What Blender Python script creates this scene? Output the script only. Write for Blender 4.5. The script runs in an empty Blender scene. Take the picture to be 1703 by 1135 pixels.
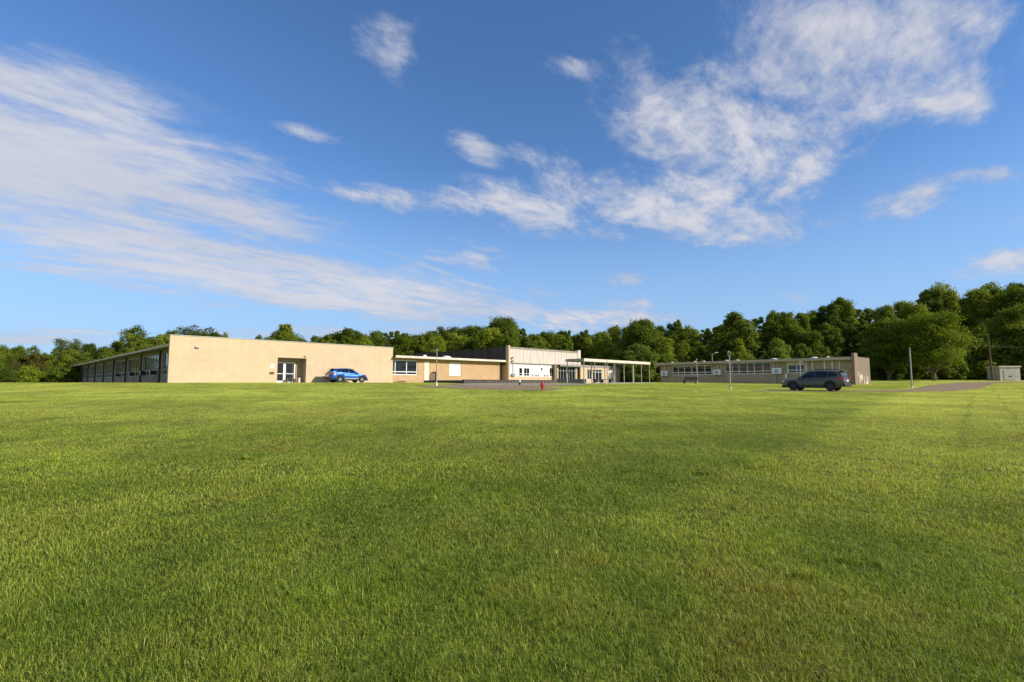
import bpy, bmesh, math, random
import numpy as np
from mathutils import Vector, Matrix, Euler
R = math.radians
rng = np.random.default_rng(7)
random.seed(7)
S = bpy.context.scene
COL = S.collection
# ------------------------------------------------------------------ camera model (photo pixels 1703x1135)
F, CX, CY, HOR, EYE = 836.0, 851.5, 567.5, 637.0, 1.6
TH = math.atan((HOR-CY)/F)
def ray(px, py):
    a = (px-CX)/F; b = (CY-py)/F
    dy = math.cos(TH)-b*math.sin(TH); dz = math.sin(TH)+b*math.cos(TH)
    return a/dy, dz/dy
def at(px, py, Y):
    u, v = ray(px, py)
    return Vector((u*Y, Y, EYE+v*Y))
def X(px, Y, py=630): return ray(px, py)[0]*Y
cam = bpy.data.cameras.new('camera'); co = bpy.data.objects.new('camera', cam); COL.objects.link(co)
cam.sensor_width = 36; cam.lens = F/1703*36; cam.clip_end = 6000; cam.clip_start = .05
co.location = (0, 0, EYE); co.rotation_euler = (R(90)+TH, 0, 0)
S.camera = co
S.render.resolution_x = 1024; S.render.resolution_y = 682
S.view_settings.view_transform = 'Standard'; S.view_settings.look = 'None'
S.view_settings.exposure = 0.35; S.view_settings.gamma = 1
S.render.engine = 'CYCLES'
S.cycles.max_bounces = 6; S.cycles.diffuse_bounces = 3; S.cycles.glossy_bounces = 3; S.cycles.transmission_bounces = 3
S.cycles.transparent_max_bounces = 4

# ------------------------------------------------------------------ noise in numpy
_tab = np.random.default_rng(3).random((256, 256))
def vn(x, y, s=1.0, seed=0):
    x = np.asarray(x, float)/s+seed*17.3; y = np.asarray(y, float)/s+seed*9.1
    xi = np.floor(x).astype(int); yi = np.floor(y).astype(int)
    fx = x-xi; fy = y-yi; fx = fx*fx*(3-2*fx); fy = fy*fy*(3-2*fy)
    g = lambda a, b: _tab[a % 256, b % 256]
    return (g(xi, yi)*(1-fx)+g(xi+1, yi)*fx)*(1-fy)+(g(xi, yi+1)*(1-fx)+g(xi+1, yi+1)*fx)*fy
def ss(a, b, x):
    t = np.clip((np.asarray(x, float)-a)/(b-a), 0, 1); return t*t*(3-2*t)

# ------------------------------------------------------------------ terrain
def tz(x, y):
    x = np.asarray(x, float); y = np.asarray(y, float)
    s = .0345-(.0345-.0215)*ss(-28, 25, x)
    yy = np.maximum(y, -40)
    a = s*yy
    cap = 1.6+.75*ss(15, 60, x)*ss(60, 100, y)+.0*y
    k = .10
    h = np.clip(.5+.5*(cap-a)/k, 0, 1)
    z = cap*(1-h)+a*h-k*h*(1-h)
    # drive lies in a shallow dip between the loop and the parked car
    cy = 41+.0*x
    dip = np.exp(-((y-cy)/2.2)**4)*ss(3.5, 6, x)*(1-ss(18.5, 21.5, x))
    z = z-.10*dip
    # wooded hill behind
    hh = 3+19*ss(10, 120, x)
    z = z+hh*ss(108, 215, y+.12*x*0)
    z = z+.05*(vn(x, y, 9, 1)-.5)*ss(3, 12, y)*(1-ss(30, 42, y))
    return z
def tzf(x, y): return float(tz(x, y))

# ------------------------------------------------------------------ materials
def newmat(name):
    m = bpy.data.materials.new(name); m.use_nodes = True
    nt = m.node_tree; b = nt.nodes['Principled BSDF']; return m, nt, b
def N(nt, t, **kw):
    n = nt.nodes.new(t)
    for k, v in kw.items():
        if k.startswith('i_'):
            n.inputs[k[2:].replace('_', ' ')].default_value = v
        else: setattr(n, k, v)
    return n
def c4(c): return (c[0], c[1], c[2], 1)
def simple(name, col, rough=.7, metal=0, var=.12, scale=3.0, col2=None, bump=0, coat=0, spec=None, stretch=None):
    m, nt, b = newmat(name)
    tc = N(nt, 'ShaderNodeTexCoord'); nz = N(nt, 'ShaderNodeTexNoise'); nz.inputs['Scale'].default_value = scale
    nz.inputs['Detail'].default_value = 5
    if stretch:
        mp = N(nt, 'ShaderNodeMapping'); mp.inputs['Scale'].default_value = stretch
        nt.links.new(tc.outputs['Object'], mp.inputs[0]); nt.links.new(mp.outputs[0], nz.inputs[0])
    else: nt.links.new(tc.outputs['Object'], nz.inputs[0])
    rp = N(nt, 'ShaderNodeValToRGB')
    a = [max(0, x*(1-var)) for x in col]; c = list(col2) if col2 else [min(1, x*(1+var)) for x in col]
    rp.color_ramp.elements[0].color = c4(a); rp.color_ramp.elements[1].color = c4(c)
    rp.color_ramp.elements[0].position = .35; rp.color_ramp.elements[1].position = .65
    nt.links.new(nz.outputs[0], rp.inputs[0]); nt.links.new(rp.outputs[0], b.inputs['Base Color'])
    b.inputs['Roughness'].default_value = rough; b.inputs['Metallic'].default_value = metal
    if coat: b.inputs['Coat Weight'].default_value = coat; b.inputs['Coat Roughness'].default_value = .05
    if spec is not None: b.inputs['Specular IOR Level'].default_value = spec
    if bump:
        bp = N(nt, 'ShaderNodeBump'); bp.inputs['Strength'].default_value = bump; bp.inputs['Distance'].default_value = .02
        nt.links.new(nz.outputs[0], bp.inputs['Height']); nt.links.new(bp.outputs[0], b.inputs['Normal'])
    return m
def brick(name, c1, c2, mortar, rot=(0, 0, 0)):
    m, nt, b = newmat(name)
    tc = N(nt, 'ShaderNodeTexCoord')
    mp = N(nt, 'ShaderNodeMapping'); mp.inputs['Rotation'].default_value = rot
    sx = N(nt, 'ShaderNodeSeparateXYZ'); ad = N(nt, 'ShaderNodeMath', operation='ADD'); cb = N(nt, 'ShaderNodeCombineXYZ')
    nt.links.new(tc.outputs['Object'], sx.inputs[0]); nt.links.new(sx.outputs[0], ad.inputs[0]); nt.links.new(sx.outputs[1], ad.inputs[1])
    nt.links.new(ad.outputs[0], cb.inputs[0]); nt.links.new(sx.outputs[2], cb.inputs[1])
    br = N(nt, 'ShaderNodeTexBrick'); br.inputs['Color1'].default_value = c4(c1); br.inputs['Color2'].default_value = c4(c2)
    br.inputs['Mortar'].default_value = c4(mortar); br.inputs['Scale'].default_value = 1
    br.inputs['Brick Width'].default_value = .41; br.inputs['Row Height'].default_value = .2; br.inputs['Mortar Size'].default_value = .018
    br.inputs['Mortar Smooth'].default_value = .3; br.inputs['Bias'].default_value = 0
    nt.links.new(cb.outputs[0], br.inputs[0])
    nz = N(nt, 'ShaderNodeTexNoise'); nz.inputs['Scale'].default_value = .7; nz.inputs['Detail'].default_value = 6
    nt.links.new(tc.outputs['Object'], nz.inputs[0])
    mr = N(nt, 'ShaderNodeMapRange'); mr.inputs[1].default_value = .3; mr.inputs[2].default_value = .7; mr.inputs[3].default_value = .94; mr.inputs[4].default_value = 1.05
    nt.links.new(nz.outputs[0], mr.inputs[0])
    # vertical weather streaks
    mp2 = N(nt, 'ShaderNodeMapping'); mp2.inputs['Scale'].default_value = (2.2, 2.2, .12)
    nt.links.new(tc.outputs['Object'], mp2.inputs[0])
    nz2 = N(nt, 'ShaderNodeTexNoise'); nz2.inputs['Scale'].default_value = 1.0; nz2.inputs['Detail'].default_value = 4
    nt.links.new(mp2.outputs[0], nz2.inputs[0])
    mr2 = N(nt, 'ShaderNodeMapRange'); mr2.inputs[1].default_value = .35; mr2.inputs[2].default_value = .6; mr2.inputs[3].default_value = .965; mr2.inputs[4].default_value = 1.01
    nt.links.new(nz2.outputs[0], mr2.inputs[0])
    mu0 = N(nt, 'ShaderNodeMath', operation='MULTIPLY'); nt.links.new(mr.outputs[0], mu0.inputs[0]); nt.links.new(mr2.outputs[0], mu0.inputs[1])
    mu = N(nt, 'ShaderNodeVectorMath', operation='SCALE')
    nt.links.new(br.outputs[0], mu.inputs[0]); nt.links.new(mu0.outputs[0], mu.inputs['Scale'])
    nt.links.new(mu.outputs[0], b.inputs['Base Color']); b.inputs['Roughness'].default_value = .85
    return m
def glass(name, col=(.012, .016, .018), rough=.04):
    m, nt, b = newmat(name)
    b.inputs['Base Color'].default_value = c4(col); b.inputs['Roughness'].default_value = rough
    b.inputs['Specular IOR Level'].default_value = .6
    tc = N(nt, 'ShaderNodeTexCoord'); nz = N(nt, 'ShaderNodeTexNoise'); nz.inputs['Scale'].default_value = .8
    bp = N(nt, 'ShaderNodeBump'); bp.inputs['Strength'].default_value = .08; bp.inputs['Distance'].default_value = .05
    nt.links.new(tc.outputs['Object'], nz.inputs[0]); nt.links.new(nz.outputs[0], bp.inputs['Height']); nt.links.new(bp.outputs[0], b.inputs['Normal'])
    return m
M = {}
M['brick'] = brick('beige_brick', (.61, .475, .295), (.575, .445, .275), (.51, .40, .26))
M['brick_orange'] = brick('warm_brick', (.52, .34, .17), (.46, .29, .145), (.45, .34, .22))
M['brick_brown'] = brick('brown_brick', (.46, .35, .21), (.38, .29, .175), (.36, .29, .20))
M['brick_pink'] = brick('pink_brick', (.62, .45, .30), (.56, .40, .27), (.55, .45, .34))
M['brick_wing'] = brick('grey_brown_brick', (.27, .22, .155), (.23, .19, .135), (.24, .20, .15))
M['brick_dark'] = brick('dark_brick', (.24, .17, .11), (.20, .14, .09), (.24, .19, .14))
def patchy():  # brown with pale patches, denser towards the bottom
    m, nt, b = newmat('patchy_wall'); tc = N(nt, 'ShaderNodeTexCoord')
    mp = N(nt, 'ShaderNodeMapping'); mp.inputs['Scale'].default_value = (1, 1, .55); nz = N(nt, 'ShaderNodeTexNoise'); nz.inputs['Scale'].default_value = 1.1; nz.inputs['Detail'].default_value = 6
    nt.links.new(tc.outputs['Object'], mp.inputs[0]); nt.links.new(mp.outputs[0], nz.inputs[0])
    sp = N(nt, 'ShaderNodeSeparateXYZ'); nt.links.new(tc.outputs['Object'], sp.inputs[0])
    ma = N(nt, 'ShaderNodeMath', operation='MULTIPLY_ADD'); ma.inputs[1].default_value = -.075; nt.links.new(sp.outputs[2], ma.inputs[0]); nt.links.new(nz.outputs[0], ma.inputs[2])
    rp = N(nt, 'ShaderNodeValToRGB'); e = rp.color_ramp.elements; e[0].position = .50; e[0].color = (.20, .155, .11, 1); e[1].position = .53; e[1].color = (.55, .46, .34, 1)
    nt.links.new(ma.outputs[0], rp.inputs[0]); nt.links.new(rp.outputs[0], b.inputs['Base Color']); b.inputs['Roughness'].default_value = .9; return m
M['patchy'] = patchy()
M['white'] = simple('white_paint', (.80, .79, .76), .5, var=.06)
M['cream'] = simple('cream_fascia', (.66, .58, .47), .6, var=.12, scale=2)
M['grey_paint'] = simple('grey_paint', (.42, .41, .39), .55, var=.12)
M['dull_metal'] = simple('dull_metal', (.32, .31, .29), .5, metal=.3, var=.2, scale=6)
M['galv'] = simple('galvanised_pole', (.36, .35, .33), .45, metal=.4, var=.2, scale=8)
M['roof'] = simple('roof_membrane', (.07, .06, .052), .8, var=.25, scale=.8, spec=.0)
M['dark_side'] = simple('dark_metal_siding', (.105, .082, .064), .7, var=.22, scale=1.2, stretch=(1, 1, .2), spec=.0)
M['soffit'] = simple('soffit_boards', (.30, .25, .19), .8, var=.2)
M['brownpanel'] = simple('tan_panel', (.40, .31, .225), .75, var=.1)
M['brownwood'] = simple('brown_door', (.16, .10, .06), .7, var=.25)
M['panel'] = simple('weathered_panel', (.52, .46, .39), .75, var=.2, scale=2.2, col2=(.68, .62, .54), stretch=(2.5, 2.5, .10))
M['white_panel'] = simple('white_panel', (.80, .80, .78), .5, var=.05, scale=1.5)
M['glass'] = glass('window_glass')
M['glass_side'] = glass('window_glass_pale', (.045, .055, .04), .03)
M['concrete'] = simple('concrete', (.36, .34, .31), .9, var=.15, scale=2.5, bump=.2, spec=.0)
M['retaining'] = simple('dark_concrete', (.10, .09, .082), .9, var=.25, scale=2.5, bump=.3, spec=.0)
M['asphalt'] = simple('asphalt', (.30, .225, .145), 1.0, var=.28, scale=3.5, bump=.4, spec=.0)
M['gravel'] = simple('tan_gravel', (.33, .27, .20), .95, var=.3, scale=5, bump=.4, spec=.0)
M['red'] = simple('hydrant_red', (.42, .03, .03), .45, var=.15, scale=5)
M['black'] = simple('black_plastic', (.018, .018, .02), .5, var=.2)
M['tyre'] = simple('tyre_rubber', (.02, .02, .02), .8, var=.2)
M['alloy'] = simple('alloy_rim', (.55, .55, .56), .3, metal=.8, var=.1)
M['dark_alloy'] = simple('dark_rim', (.06, .06, .065), .35, metal=.6, var=.1)
M['blue'] = simple('blue_car_paint', (.008, .075, .31), .32, metal=.5, var=.03, coat=.8)
M['silver_trim'] = simple('silver_trim', (.40, .42, .45), .35, metal=.5, var=.05)
M['car_grey'] = simple('grey_car_paint', (.075, .073, .056), .3, metal=.4, var=.03, coat=.35)
M['car_glass'] = glass('car_glass', (.008, .009, .011), .04); M['car_glass'].node_tree.nodes['Principled BSDF'].inputs['Specular IOR Level'].default_value = .35
M['taillight'] = simple('tail_light_red', (.45, .012, .015), .2, var=.05, coat=.5)
M['lamp_clear'] = simple('head_light_clear', (.6, .62, .65), .12, var=.03, coat=.8)
M['plate'] = simple('number_plate', (.72, .73, .74), .4, var=.04)
M['wood_pole'] = simple('pole_wood', (.10, .065, .048), .85, var=.25, scale=4, stretch=(6, 6, .6))
M['fascia_tan'] = simple('tan_fascia', (.44, .36, .26), .7, var=.12, scale=2)
M['concrete_dark'] = simple('stained_concrete', (.30, .26, .21), .85, var=.25, scale=2)
M['post_grey'] = simple('dull_post_paint', (.30, .275, .245), .6, var=.15)
M['shed'] = simple('shed_siding', (.46, .43, .37), .7, var=.1, scale=2)
M['bark'] = simple('bark', (.13, .10, .075), .9, var=.35, scale=5, bump=.5, stretch=(4, 4, .7))
M['bark_pale'] = simple('pale_bark', (.30, .26, .20), .9, var=.35, scale=5, stretch=(4, 4, .7))
def leafmat(name, ca, cb, transl=.42):
    m = bpy.data.materials.new(name); m.use_nodes = True; nt = m.node_tree; nt.nodes.clear()
    out = N(nt, 'ShaderNodeOutputMaterial'); mix = N(nt, 'ShaderNodeMixShader'); mix.inputs[0].default_value = transl
    d = N(nt, 'ShaderNodeBsdfPrincipled'); d.inputs['Roughness'].default_value = .6; d.inputs['Specular IOR Level'].default_value = .1
    t = N(nt, 'ShaderNodeBsdfTranslucent')
    at_ = N(nt, 'ShaderNodeAttribute', attribute_name='rnd'); oi = N(nt, 'ShaderNodeObjectInfo')
    tc = N(nt, 'ShaderNodeTexCoord'); nz = N(nt, 'ShaderNodeTexNoise'); nz.inputs['Scale'].default_value = .35; nz.inputs['Detail'].default_value = 2
    nt.links.new(tc.outputs['Object'], nz.inputs[0])
    a1 = N(nt, 'ShaderNodeMath', operation='MULTIPLY_ADD'); a1.inputs[1].default_value = .30
    nt.links.new(at_.outputs['Fac'], a1.inputs[0])
    a0 = N(nt, 'ShaderNodeMath', operation='MULTIPLY_ADD'); a0.inputs[1].default_value = .75; a0.inputs[2].default_value = -.27
    nt.links.new(oi.outputs['Random'], a0.inputs[0]); nt.links.new(a0.outputs[0], a1.inputs[2])
    a2 = N(nt, 'ShaderNodeMath', operation='MULTIPLY_ADD'); a2.inputs[1].default_value = .55; a2.use_clamp = True
    nt.links.new(nz.outputs[0], a2.inputs[0]); nt.links.new(a1.outputs[0], a2.inputs[2])
    mc = N(nt, 'ShaderNodeMix', data_type='RGBA'); mc.inputs[6].default_value = c4(ca); mc.inputs[7].default_value = c4(cb)
    nt.links.new(a2.outputs[0], mc.inputs[0])
    nt.links.new(mc.outputs[2], d.inputs['Base Color'])
    sc = N(nt, 'ShaderNodeVectorMath', operation='MULTIPLY'); sc.inputs[1].default_value = (1.3, 1.25, .5)
    nt.links.new(mc.outputs[2], sc.inputs[0]); nt.links.new(sc.outputs[0], t.inputs[0])
    nt.links.new(d.outputs[0], mix.inputs[1]); nt.links.new(t.outputs[0], mix.inputs[2]); nt.links.new(mix.outputs[0], out.inputs[0])
    return m
M['leaf'] = leafmat('leaves_green', (.085, .130, .012), (.27, .33, .034))
M['leaf_dark'] = leafmat('leaves_dark', (.052, .088, .011), (.16, .215, .026))
M['leaf_light'] = leafmat('leaves_light', (.10, .15, .022), (.19, .25, .04))
M['leaf_grey'] = leafmat('leaves_pale', (.09, .12, .045), (.17, .20, .08))
M['leaf_bronze'] = leafmat('leaves_bronze', (.085, .08, .022), (.15, .135, .035))

# ------------------------------------------------------------------ mesh helpers
class MB:
    def __init__(s, mat=None): s.v = []; s.f = []; s.m = mat or Matrix.Identity(4)
    def add(s, vs, fs):
        n = len(s.v); s.v += [tuple(s.m @ Vector(v)) for v in vs]; s.f += [[i+n for i in f] for f in fs]; return s
    def box(s, x0, x1, y0, y1, z0, z1):
        vs = [(x0, y0, z0), (x1, y0, z0), (x1, y1, z0), (x0, y1, z0), (x0, y0, z1), (x1, y0, z1), (x1, y1, z1), (x0, y1, z1)]
        return s.add(vs, [(3, 2, 1, 0), (4, 5, 6, 7), (0, 1, 5, 4), (1, 2, 6, 5), (2, 3, 7, 6), (3, 0, 4, 7)])
    def tube(s, pts, rs, n=10, cap=True):
        pts = [Vector(p) for p in pts]
        if not hasattr(rs, '__len__'): rs = [rs]*len(pts)
        vs = []; fs = []; prev = None
        for i, p in enumerate(pts):
            d = (pts[min(i+1, len(pts)-1)]-pts[max(i-1, 0)]).normalized()
            if prev is None:
                a = d.orthogonal().normalized()
            else:
                a = (prev-d*prev.dot(d)).normalized()
            prev = a; b = d.cross(a)
            for k in range(n):
                t = 2*math.pi*k/n; vs.append(p+(a*math.cos(t)+b*math.sin(t))*rs[i])
        for i in range(len(pts)-1):
            for k in range(n):
                k2 = (k+1) % n; fs.append((i*n+k, i*n+k2, (i+1)*n+k2, (i+1)*n+k))
        if cap: fs.append(tuple(range(n-1, -1, -1))); fs.append(tuple((len(pts)-1)*n+k for k in range(n)))
        return s.add(vs, fs)
    def lathe(s, prof, n=16, c=(0, 0, 0), axis='z'):
        vs = []; fs = []
        for r, h in prof:
            for k in range(n):
                t = 2*math.pi*k/n; a, b = r*math.cos(t), r*math.sin(t)
                p = {'z': (a, b, h), 'y': (a, h, -b), 'x': (h, a, b)}[axis]
                vs.append((p[0]+c[0], p[1]+c[1], p[2]+c[2]))
        for i in range(len(prof)-1):
            for k in range(n):
                k2 = (k+1) % n; fs.append((i*n+k, i*n+k2, (i+1)*n+k2, (i+1)*n+k))
        fs.append(tuple(range(n-1, -1, -1))); fs.append(tuple((len(prof)-1)*n+k for k in range(n)))
        return s.add(vs, fs)
    def wall(s, x0, x1, z0, z1, th, ops, y0=0.0):
        """wall in the xz plane with rectangular openings (ox0,ox1,oz0,oz1); front at y0, back at y0+th"""
        xs = sorted(set([x0, x1]+[o[0] for o in ops]+[o[1] for o in ops])); zs = sorted(set([z0, z1]+[o[2] for o in ops]+[o[3] for o in ops]))
        xs = [a for a in xs if x0 <= a <= x1]; zs = [a for a in zs if z0 <= a <= z1]
        ins = lambda cx, cz: any(o[0] < cx < o[1] and o[2] < cz < o[3] for o in ops)
        for i in range(len(xs)-1):
            for j in range(len(zs)-1):
                a, b, c, d = xs[i], xs[i+1], zs[j], zs[j+1]
                if ins((a+b)/2, (c+d)/2): continue
                for y, fl in ((y0, 0), (y0+th, 1)):
                    q = [(a, y, c), (b, y, c), (b, y, d), (a, y, d)]
                    s.add(q, [(0, 1, 2, 3)] if not fl else [(3, 2, 1, 0)])
        y1 = y0+th
        for o in list(ops):
            a, b, c, d = o
            s.add([(a, y0, c), (a, y1, c), (a, y1, d), (a, y0, d)], [(0, 1, 2, 3)])
            s.add([(b, y0, c), (b, y1, c), (b, y1, d), (b, y0, d)], [(3, 2, 1, 0)])
            s.add([(a, y0, d), (b, y0, d), (b, y1, d), (a, y1, d)], [(3, 2, 1, 0)])
            s.add([(a, y0, c), (b, y0, c), (b, y1, c), (a, y1, c)], [(0, 1, 2, 3)])
        for (p, q) in (((x0, z0), (x0, z1)), ((x1, z0), (x1, z1)), ((x0, z1), (x1, z1))):
            s.add([(p[0], y0, p[1]), (q[0], y0, q[1]), (q[0], y1, q[1]), (p[0], y1, p[1])], [(0, 1, 2, 3)])
        return s
    def build(s, name, mat, parent=None, smooth=False, bevel=0):
        me = bpy.data.meshes.new(name); me.from_pydata(s.v, [], s.f); me.materials.append(mat)
        o = bpy.data.objects.new(name, me); COL.objects.link(o)
        if parent is not None: o.parent = parent
        bm = bmesh.new(); bm.from_mesh(me); bmesh.ops.recalc_face_normals(bm, faces=bm.faces)
        bm.to_mesh(me); bm.free()
        if smooth:
            me.shade_smooth(); me.set_sharp_from_angle(angle=R(38))
        if bevel:
            md = o.modifiers.new('bevel', 'BEVEL'); md.width = bevel; md.segments = 2; md.limit_method = 'ANGLE'
        return o
def tag(o, label=None, cat=None, group=None, kind=None):
    if label: o['label'] = label
    if cat: o['category'] = cat
    if group: o['group'] = group
    if kind: o['kind'] = kind
    return o
def empty(name, loc, rz=0, label=None, cat=None, group=None):
    o = bpy.data.objects.new(name, None); COL.objects.link(o); o.location = loc; o.rotation_euler = (0, 0, rz)
    o.empty_display_size = .3
    return tag(o, label, cat, group)
def copy_tree(o, parent=None):
    c = o.copy(); COL.objects.link(c); c.parent = parent
    for ch in list(o.children): copy_tree(ch, c)
    return c
def npmesh(name, V, Fc, mat, nper, rnd=None):
    me = bpy.data.meshes.new(name)
    nv = len(V); nf = len(Fc)//nper
    me.vertices.add(nv); me.vertices.foreach_set('co', np.ascontiguousarray(V, dtype=np.float32).ravel())
    me.loops.add(len(Fc)); me.loops.foreach_set('vertex_index', np.ascontiguousarray(Fc, dtype=np.int32))
    me.polygons.add(nf); me.polygons.foreach_set('loop_start', np.arange(0, nf*nper, nper, dtype=np.int32))
    me.update(calc_edges=True)
    if rnd is not None:
        a = me.attributes.new('rnd', 'FLOAT', 'POINT'); a.data.foreach_set('value', np.ascontiguousarray(rnd, dtype=np.float32))
    me.materials.append(mat)
    return me

# ------------------------------------------------------------------ roads (polygons in x,y)
def strip(pts, w):
    pts = [np.array(p, float) for p in pts]
    out = []
    for i in range(len(pts)-1):      # catmull
        p0 = pts[max(i-1, 0)]; p1 = pts[i]; p2 = pts[i+1]; p3 = pts[min(i+2, len(pts)-1)]
        n = max(2, int(np.linalg.norm(p2-p1)/.8))
        for k in range(n):
            t = k/n
            out.append(.5*((2*p1)+(-p0+p2)*t+(2*p0-5*p1+4*p2-p3)*t*t+(-p0+3*p1-3*p2+p3)*t**3))
    out.append(pts[-1]); out = np.array(out)
    d = np.gradient(out, axis=0); d /= np.linalg.norm(d, axis=1)[:, None]
    nrm = np.stack([-d[:, 1], d[:, 0]], 1)
    if hasattr(w, '__len__'):
        wi = np.interp(np.linspace(0, len(w)-1, len(out)), range(len(w)), w)[:, None]
    else: wi = w
    return out, nrm, wi
ROADS = []
def road(name, pts, w, mat, label, off=.012, kind='structure'):
    c, n, wi = strip(pts, w); K = 8; vs = []; fs = []
    for i in range(len(c)):
        for k in range(K+1):
            t = k/K-.5; jit = 0
            w_ = (wi[i][0] if hasattr(wi, '__len__') else wi)
            if k in (0, K): jit = (vn(c[i][0], c[i][1], .9, 4+k)-.5)*.35
            p = c[i]+n[i]*(t*w_+jit); vs.append((p[0], p[1], tzf(p[0], p[1])+off))
    for i in range(len(c)-1):
        for k in range(K):
            a = i*(K+1)+k; fs.append((a, a+1, a+K+2, a+K+1))
    b = MB(); b.v = vs; b.f = fs
    o = b.build(name, mat); tag(o, label, None, None, kind); ROADS.append((c, wi)); return o
def on_road(x, y, margin=0.0):
    m = np.zeros(len(x), bool)
    for c, wi in ROADS:
        w = np.broadcast_to(np.asarray(wi, float).reshape(-1) if hasattr(wi, '__len__') else np.array([wi], float), (len(c),))
        lo = c.min(0)-4; hi = c.max(0)+4
        idx = np.where((x > lo[0]) & (x < hi[0]) & (y > lo[1]) & (y < hi[1]) & ~m)[0]
        for ch in np.array_split(idx, max(1, len(idx)//20000)):
            if len(ch) == 0: continue
            d = (x[ch][:, None]-c[None, :, 0])**2+(y[ch][:, None]-c[None, :, 1])**2
            j = d.argmin(1); m[ch] |= np.sqrt(d[np.arange(len(ch)), j]) < w[j]/2-margin
    return m

# ------------------------------------------------------------------ grass colour shared by sheet and blades
def grass_nodes(nt, blades):
    geo = N(nt, 'ShaderNodeNewGeometry')
    sx = N(nt, 'ShaderNodeSeparateXYZ'); nt.links.new(geo.outputs['Position'], sx.inputs[0])
    def mth(op, a, b=None, c=None, cl=False):
        n = N(nt, 'ShaderNodeMath', operation=op); n.use_clamp = cl
        for i, v in enumerate((a, b, c)):
            if v is None: continue
            if isinstance(v, (int, float)): n.inputs[i].default_value = v
            else: nt.links.new(v, n.inputs[i])
        return n.outputs[0]
    def noise(scale, det=3, st=None, rot=0):
        nz = N(nt, 'ShaderNodeTexNoise'); nz.inputs['Scale'].default_value = scale; nz.inputs['Detail'].default_value = det
        if st:
            mp = N(nt, 'ShaderNodeMapping'); mp.vector_type = 'TEXTURE'; mp.inputs['Scale'].default_value = tuple(1/q for q in st); mp.inputs['Rotation'].default_value = (0, 0, rot)
            nt.links.new(geo.outputs['Position'], mp.inputs[0]); nt.links.new(mp.outputs[0], nz.inputs[0])
        else: nt.links.new(geo.outputs['Position'], nz.inputs[0])
        return nz.outputs[0]
    def mr(v, a, b, c, d):
        n = N(nt, 'ShaderNodeMapRange'); n.interpolation_type = 'SMOOTHSTEP'
        nt.links.new(v, n.inputs[0])
        for i, q in enumerate((a, b, c, d)): n.inputs[i+1].default_value = q
        return n.outputs[0]
    def mix(f, a, b):
        n = N(nt, 'ShaderNodeMix', data_type='RGBA')
        nt.links.new(f, n.inputs[0])
        for i, q in ((6, a), (7, b)):
            if isinstance(q, tuple): n.inputs[i].default_value = c4(q)
            else: nt.links.new(q, n.inputs[i])
        return n.outputs[2]
    G1 = (.135, .215, .014); G2 = (.295, .370, .034); YEL = (.47, .49, .085); STR = (.42, .33, .10); DRY = (.36, .26, .05)
    big = noise(.16, 3); mid = noise(.8, 4); fine = noise(6, 3)
    # the swath line: right of it the lawn was cut shorter and is yellower
    # distance from line through (1.7,5.8) dir (.645,.764): n=(.764,-.645)
    ln = mth('ADD', mth('MULTIPLY', sx.outputs[0], .764), mth('MULTIPLY', sx.outputs[1], -.645))
    ln = mth('SUBTRACT', ln, 1.7*.764-5.8*.645)
    ln = mth('ADD', ln, mth('MULTIPLY', mth('SUBTRACT', mid, .5), 1.6))
    right = mr(ln, -.35, .8, 0, 1)
    right = mth('MULTIPLY', right, mr(sx.outputs[1], 4.5, 9, 0, 1))
    # mower passes on both sides
    st1 = noise(1, 2, (.05, .55, 1), R(14)); st2 = noise(1, 2, (.035, .9, 1), R(47)); vb = noise(.28, 4, (1, .7, 1), .4)
    far = mr(sx.outputs[1], 3.5, 20, 0, 1)
    col = mix(mr(mid, .3, .7, 0, 1), G1, G2)
    col = mix(mth('MULTIPLY', mr(big, .42, .66, 0, 1), .45), col, YEL)
    col = mix(mth('MULTIPLY', mr(st1, .42, .6, 0, 1), mth('MULTIPLY_ADD', far, .35, .15)), col, YEL)
    col = mix(mth('MULTIPLY', far, .42), col, YEL)
    col = mix(mth('MULTIPLY', right, mth('MULTIPLY_ADD', mr(st2, .35, .62, 0, 1), .35, .62)), col, YEL)
    dry = mth('MULTIPLY', mr(noise(1.3, 5), .50, .70, 0, 1), mr(noise(.33, 3), .38, .62, .1, 1))
    col = mix(mth('MULTIPLY', dry, .45), col, DRY)
    dg = mth('MULTIPLY', mr(noise(.45, 3), .55, .72, 0, .4), mth('SUBTRACT', 1.0, right))
    col = mix(dg, col, (.085, .16, .014))
    # worn mower-wheel tracks running towards the drive
    tq_ = mth('ADD', mth('SUBTRACT', mth('MULTIPLY', sx.outputs[0], .73), mth('MULTIPLY', sx.outputs[1], .68)), mth('MULTIPLY', mth('SUBTRACT', noise(.25, 2), .5), .5))
    tk = None
    for q_ in (-.45, .75, 2.6, 3.8):
        d_1 = mr(mth('ABSOLUTE', mth('SUBTRACT', tq_, q_)), .03, .13, 1, 0); tk = d_1 if tk is None else mth('MAXIMUM', tk, d_1)
    tk = mth('MULTIPLY', tk, mth('MULTIPLY', mr(sx.outputs[1], 3, 9, 0, 1), mr(noise(.9, 3), .38, .6, .05, .32)))
    col = mix(tk, col, (.12, .17, .03))
    nd = mth('MULTIPLY', mr(noise(.8, 4), .44, .64, 0, .5), mth('MULTIPLY', mr(sx.outputs[1], 2.6, 6.5, 1, 0), mr(sx.outputs[0], -.6, 1.2, .15, 1)))
    col = mix(nd, col, (.30, .235, .055))
    vs_ = N(nt, 'ShaderNodeVectorMath', operation='SCALE'); nt.links.new(col, vs_.inputs[0]); nt.links.new(mr(vb, .33, .67, .84, 1.12), vs_.inputs['Scale']); col = vs_.outputs[0]
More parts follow.
